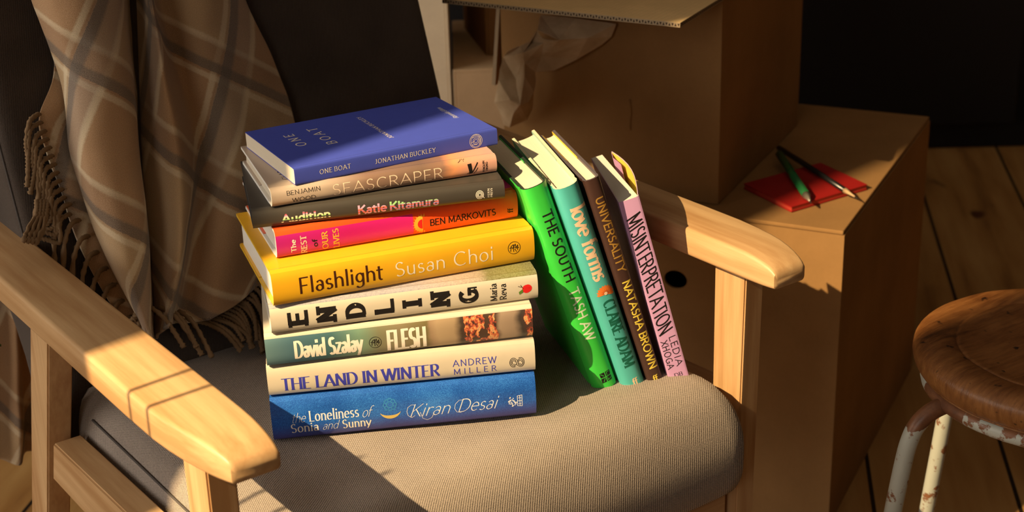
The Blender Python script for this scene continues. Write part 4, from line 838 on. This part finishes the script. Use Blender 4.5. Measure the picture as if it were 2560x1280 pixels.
simple_box('cardboard_box','small brown cardboard box standing on the low wide box behind the chair',.865,.885,.4505,-24,.20,.20,.30,cardboard('dull_brown_cardboard',(.27,.16,.08)))
simple_box('cardboard_box','tall pale cardboard box at the right edge of the chair back',.610,.962,0,-34,.195,.26,.86,M_CARDP)

# ---------------- stool ----------------
SX,SY,SZ=.6606,-.3572,.45
ST=thing('stool','round worn wooden stool on rusty white steel legs','stool',(SX,SY,0))
k=NT('worn_brown_elm',.38,.5); v=k.obj(); a=k.noise(k.map(v,(26,210,60),(0,0,R(35))),1,6,.65); b2=k.noise(v,16,4)
f=k.math('ADD',k.math('MULTIPLY',a,.55),k.math('MULTIPLY',b2,.5)); 
c=k.ramp(f,[(.30,(.04,.014,.005)),(.46,(.17,.062,.016)),(.64,(.30,.125,.036)),(.78,(.42,.21,.09))]); pit=k.noise(v,75,2); c=k.mix(k.sep(k.ramp(pit,[(.66,(0,0,0)),(.72,(1,1,1))]))[0],c,(.03,.012,.006)); k.base(c); k.bump(f,.5,.003); M_ELM=k.m
prof=[(0.0,-.0),(.012,.0),(.05,.0002),(.085,.0012),(.100,.0030),(.1035,.0022),(.1065,.0040),(.118,.0058),(.130,.0052),(.138,.0022),(.1428,-.003),(.1432,-.011),(.140,-.020),(.133,-.027),(.120,-.029),(.0,-.029)]
n=96; vs=[];fs=[]
pp=[cr([(r_,z_) for r_,z_ in prof],i/60) for i in range(61)]
for r_,z_ in pp:
    for j in range(n):
        a=2*math.pi*j/n; w_=1+.006*noise.noise(Vector((math.cos(a)*2,math.sin(a)*2,3)))
        hd=math.hypot(r_*math.cos(a)+.002,r_*math.sin(a)-.0)
        vs.append((max(r_,1e-5)*w_*math.cos(a),max(r_,1e-5)*w_*math.sin(a),SZ-.009+z_+.0008*noise.noise(Vector((r_*math.cos(a)*30,r_*math.sin(a)*30,1)))-(.009*math.exp(-((hd-.0)/.011)**4))*(1 if z_>-.012 else 0)))
for i in range(len(pp)-1):
    for j in range(n): k_=(j+1)%n; fs.append((i*n+j,(i+1)*n+j,(i+1)*n+k_,i*n+k_))
mesh('seat',vs,fs,M_ELM,ST,True)
k=NT('chipped_white_enamel',.4,.5); r1=k.noise(k.obj(),60,5,.65); r2=k.noise(k.obj(),9,2); f=k.math('ADD',k.math('MULTIPLY',r1,.8),k.math('MULTIPLY',r2,.35)); z=k.sep(k.obj())[2]
rust=k.ramp(f,[(.62,(0,0,0)),(.66,(1,1,1))]); topr=k.math('GREATER_THAN',k.math('ADD',z,k.math('MULTIPLY',r1,.02)),.392)
xyz=k.sep(k.obj()); dx_=k.math('ADD',xyz[0],.128); dy_=k.math('ADD',xyz[1],-.050); leftm=k.math('LESS_THAN',k.math('ADD',k.math('ADD',k.math('MULTIPLY',dx_,dx_),k.math('MULTIPLY',dy_,dy_)),k.math('MULTIPLY',r1,.0004)),.0015); topr=k.math('MULTIPLY',topr,leftm)
fr=k.math('MAXIMUM',k.sep(rust)[0],topr); k.base(k.mix(fr,(.50,.52,.46),k.ramp(r1,[(.3,(.10,.04,.02)),(.7,(.26,.11,.05))]))); k.bump(r1,.3,.001); M_EN=k.m
tube([(.127*math.cos(2*math.pi*i/60),.127*math.sin(2*math.pi*i/60),SZ-.0462) for i in range(61)],.0075,12,0,0,'ring_frame',M_EN,ST)
for ang in (158,248,338,75):
    d=Vector((math.cos(R(ang)),math.sin(R(ang)),0)); pth=[(.098,.4035),(.118,.4025),(.138,.397),(.152,.386),(.160,.370),(.166,.340),(.178,.25),(.198,.10),(.210,.002)]
    tube([d*cr(pth,i/40)[0]+Vector((0,0,cr(pth,i/40)[1])) for i in range(41)],.0085,14,0,0,'leg',M_EN,ST)

# ---------------- black cabinet ----------------
BKM=flat('black_painted_wood',(.006,.006,.007),.5,.3)
d0=Vector((2.281,.84)); d1=Vector((2.105,.973)); dd=(d1-d0).normalized(); ang=math.atan2(dd.y,dd.x)
CB=thing('cabinet','tall black cabinet standing on the floorboards behind the boxes','cabinet',(2.281-dd.x*.75,.84-dd.y*.75,0)); CB.rotation_euler=(0,0,ang)
box('carcass',0,2.3,-.45,0,0,1.9,BKM,CB,.004)
for i in range(3):
    box('door',.02+i*.76,.02+i*.76+.74,.001,.022,.06,1.86,BKM,CB,.004); box('handle',.70+i*.76,.715+i*.76,.022,.045,.95,1.10,BKM,CB,.003)

# ---------------- houseplant whose twigs shade the near armrest ----------------
LEAF=NT('green_leaf',.45,.4); LEAF.base(LEAF.ramp(LEAF.noise(LEAF.obj(),20,3),[(.3,(.05,.11,.02)),(.7,(.14,.22,.04))])); LEAF=LEAF.m; STEM=flat('brown_stem',(.10,.07,.03),.7)
PX,PY=-.78,-.12; LEAF1=(-.140,.235,.604); LEAF2=(-.145,.285,.457)
PL=thing('houseplant','tall leafy houseplant in a clay pot left of the chair','plant',(PX,PY,0))
prof=[(.001,.0),(.10,.0),(.125,.22),(.135,.22),(.135,.25),(.118,.25),(.112,.20),(.001,.19)]
v,f=loft([[(r_*math.cos(2*math.pi*j/32),r_*math.sin(2*math.pi*j/32),z_) for j in range(32)] for r_,z_ in prof],True,False)
mesh('pot',v,f,flat('clay_pot',(.42,.18,.09),.8),PL,True)
def leaf(base,d,L,w_,droop):
    d=Vector(d).normalized(); s=d.cross(Vector((0,0,1))).normalized(); vs=[];n=8
    for i in range(n+1):
        t=i/n; p=Vector(base)+d*L*t+Vector((0,0,-droop*t*t)); ww=w_*math.sin(math.pi*min(1,t*.96+.04))**.8
        vs+=[p-s*ww,p+Vector((0,0,-.002)),p+s*ww]
    fs=[]
    for i in range(n): b0=i*3; fs+=[(b0,b0+1,b0+4,b0+3),(b0+1,b0+2,b0+5,b0+4)]
    o=mesh('leaf',vs,fs,LEAF,PL,True); o.modifiers.new('s','SOLIDIFY').thickness=.0006
stems=[((0,0),(.18,-.020,1.025)),((.01,.01),(.20,-.043,1.01)),((0,.02),(.05,.30,1.05)),((-.02,0),(.02,.18,1.15)),((-.02,.02),(.03,.26,.95))]
for (sx_,sy_),(ex,ey,ez) in stems:
    path=[(sx_,sy_,.19),(sx_+ex*.25,sy_+ey*.3,.45),(ex*.7,ey*.8,ez*.72),(ex,ey,ez)]
    tube([cr(path,i/24) for i in range(25)],lambda s:.0030*(1-.5*s),8,0,0,'stem',STEM,PL)
rn=random.Random(11)
def leafto(tip,base,w_,dr):
    a=Vector(base)-Vector((PX,PY,0)); t=Vector(tip)-Vector((PX,PY,0)); leaf(a,t+Vector((0,0,dr))-a,(t+Vector((0,0,dr))-a).length,w_,dr)
leafto(LEAF1,(-.62,.22,.80),.026,.05); leafto(LEAF2,(-.60,.24,.60),.024,.05)
for i in range(2):
    sp_=[(-.62,.22,.80),(-.60,.24,.60)][i]; pth=[(0,.02,.19),((sp_[0]-PX)*.5,(sp_[1]-PY)*.5,sp_[2]*.7),(sp_[0]-PX,sp_[1]-PY,sp_[2])]
    tube([cr(pth,j/16) for j in range(17)],.003,8,0,0,'stem',STEM,PL)
for (sx_,sy_),(ex,ey,ez) in stems[2:5]:
    for i in range(6):
        t=.5+.5*i/5; a=rn.random()*6.28
        leaf((ex*t,ey*t,ez*(.3+.7*t)),(math.cos(a)*.35,.6+.4*math.sin(a),.1),.12+.06*rn.random(),.016,.04)

# unseen dark linen flags, added to trim the lamp's beam
CU=fabric('dark_linen_curtain',(.05,.035,.025),(.12,.085,.06))
def hanging(y0,y1,lab,zb_=1.08):
    n=40; v=[]
    for z in (zb_,2.06):
        for i in range(n+1):
            t=i/n; v.append((.012*math.sin(t*40),(y1-y0)*t,z-2.06))
    cu=mesh('curtain',v,[(i,i+1,n+2+i,n+1+i) for i in range(n)],CU,None,True); cu.location=(-1.05,y0,2.06); cu.modifiers.new('s','SOLIDIFY').thickness=.002
    tag(cu,lab,'curtain','dark linen hangings'); return cu
ca=hanging(-.150,.24,'dark linen hanging left of the chair, the one nearer the back wall')
cb2=hanging(-.72,-.256,'dark linen hanging left of the chair, the one nearer the front wall')
tube([(-1.05,-.9+i*.13,2.072) for i in range(11)],.011,10,0,0,'curtain_rod',flat('black_iron',(.02,.02,.02),.5,.5,.8))  # rod added only to carry the two beam-trimming cloths
tag(D.objects['curtain_rod'],'black iron rod carrying the two dark linen hangings left of the chair','curtain rod')
# the lamp itself: housing on a tripod stand
KL=thing('studio_lamp','black studio spotlight on a tall tripod stand at the left wall','lamp',(LP.x,LP.y,0))
BKM2=flat('black_lamp_enamel',(.01,.01,.01),.5)
dl=(AIM-LP).normalized(); q0=Vector((0,0,LP.z)); tube([q0-dl*.24,q0-dl*.235,q0-dl*.05,q0+dl*.02],lambda s:.001 if s<.1 else .075,24,0,0,'housing',BKM2,KL).data.flip_normals()
KL.children[0].data.polygons[-1].use_smooth=False
bm=bmesh.new(); bm.from_mesh(KL.children[0].data); big=[f for f in bm.faces if len(f.verts)>4]; big.sort(key=lambda f:-f.calc_center_median().dot(dl)); bmesh.ops.delete(bm,geom=[big[0]],context='FACES_ONLY'); bm.to_mesh(KL.children[0].data); bm.free()
tube([(0,0,.35),(0,0,LP.z-.06)],.014,12,0,0,'pole',BKM2,KL)
for i in range(3):
    a=2*math.pi*i/3+.5; tube([(0,0,.55),(.22*math.cos(a),.22*math.sin(a),.01)],.010,8,0,0,'leg',BKM2,KL)
# ---------------- room ----------------
k=NT('wide_pine_floorboards',.5,.35); v=k.obj(); r_=k.map(v,(1,1,1),(0,0,R(-45.5))); xyz=k.sep(r_)
# boards run along rotated x ; seam positions across rotated y
yy=k.math('ADD',xyz[1],.79+19*.19-.0); fr_=k.math('FRACT',k.math('DIVIDE',yy,.19)); idx=k.math('FLOOR',k.math('DIVIDE',yy,.19))
cb_=k.n('CombineXYZ'); k.l(k.math('MULTIPLY',xyz[0],2.2),cb_.inputs[0]); k.l(k.math('MULTIPLY',xyz[1],26),cb_.inputs[1]); k.l(k.math('MULTIPLY',idx,7.3),cb_.inputs[2])
g=k.noise(cb_.outputs[0],1,5,.6); kn=k.noise(k.map(r_,(3,9,1)),1,2); f=k.math('ADD',k.math('MULTIPLY',g,.6),k.math('MULTIPLY',kn,.4))
c=k.ramp(f,[(.30,(.18,.075,.022)),(.45,(.38,.19,.055)),(.62,(.49,.28,.095)),(.8,(.56,.35,.14))])
seam=k.math('LESS_THAN',fr_,.030); kno=k.noise(k.map(r_,(7,13,1)),1,1); c=k.mix(k.sep(k.ramp(kno,[(.70,(0,0,0)),(.76,(1,1,1))]))[0],c,(.10,.035,.012))
k.base(k.mix(seam,c,(.02,.010,.005))); k.bump(k.math('SUBTRACT',1.0,seam),.6,.004); M_FLOOR=k.m
def st(o): o['kind']='structure'; return o
WALL=NT('muted_plaster',.9,.1); WALL.base(WALL.ramp(WALL.noise(WALL.obj(),6,4),[(.3,(.17,.13,.095)),(.7,(.22,.17,.125))])); WALL=WALL.m
X1,Y0,Y1,HT=3.2,-2.8,2.8,3.1
st(box('floor',WX-.15,X1+.15,Y0-.15,Y1+.15,-.1,0,M_FLOOR))
st(box('ceiling',WX-.15,X1+.15,Y0-.15,Y1+.15,HT,HT+.1,flat('cream_ceiling_paint',(.78,.72,.62),.9)))
st(box('wall_back',WX-.15,X1+.15,Y1,Y1+.15,0,HT,WALL)); st(box('wall_front',WX-.15,X1+.15,Y0-.15,Y0,0,HT,WALL)); st(box('wall_right',X1,X1+.15,Y0,Y1,0,HT,WALL))
bm=bmesh.new(); ys=[Y0]; 
wins=sorted(WINS)
cur=Y0
for a,b_,z0,z1 in wins:
    boxbm(bm,WX-.15,WX,cur,a,0,HT); boxbm(bm,WX-.15,WX,a,b_,0,z0); boxbm(bm,WX-.15,WX,a,b_,z1,HT); cur=b_
boxbm(bm,WX-.15,WX,cur,Y1,0,HT)
st(frombm('wall_left',bm,WALL))
WP=flat('white_window_paint',(.75,.73,.68),.4)
for i,(a,b_,z0,z1) in enumerate(WINS):
    bm=bmesh.new(); x0,x1=WX-.10,WX-.06; t_=.04
    boxbm(bm,x0,x1,a,a+t_,z0,z1); boxbm(bm,x0,x1,b_-t_,b_,z0,z1); boxbm(bm,x0,x1,a+t_,b_-t_,z0,z0+t_); boxbm(bm,x0,x1,a+t_,b_-t_,z1-t_,z1)
    boxbm(bm,x0,x1,(a+b_)/2-.015,(a+b_)/2+.015,z0+t_,z1-t_); boxbm(bm,x0,x1,a+t_,b_-t_,(z0+z1)/2-.015,(z0+z1)/2+.015)
    o=frombm('window_%d'%(i+1),bm,WP); st(o)
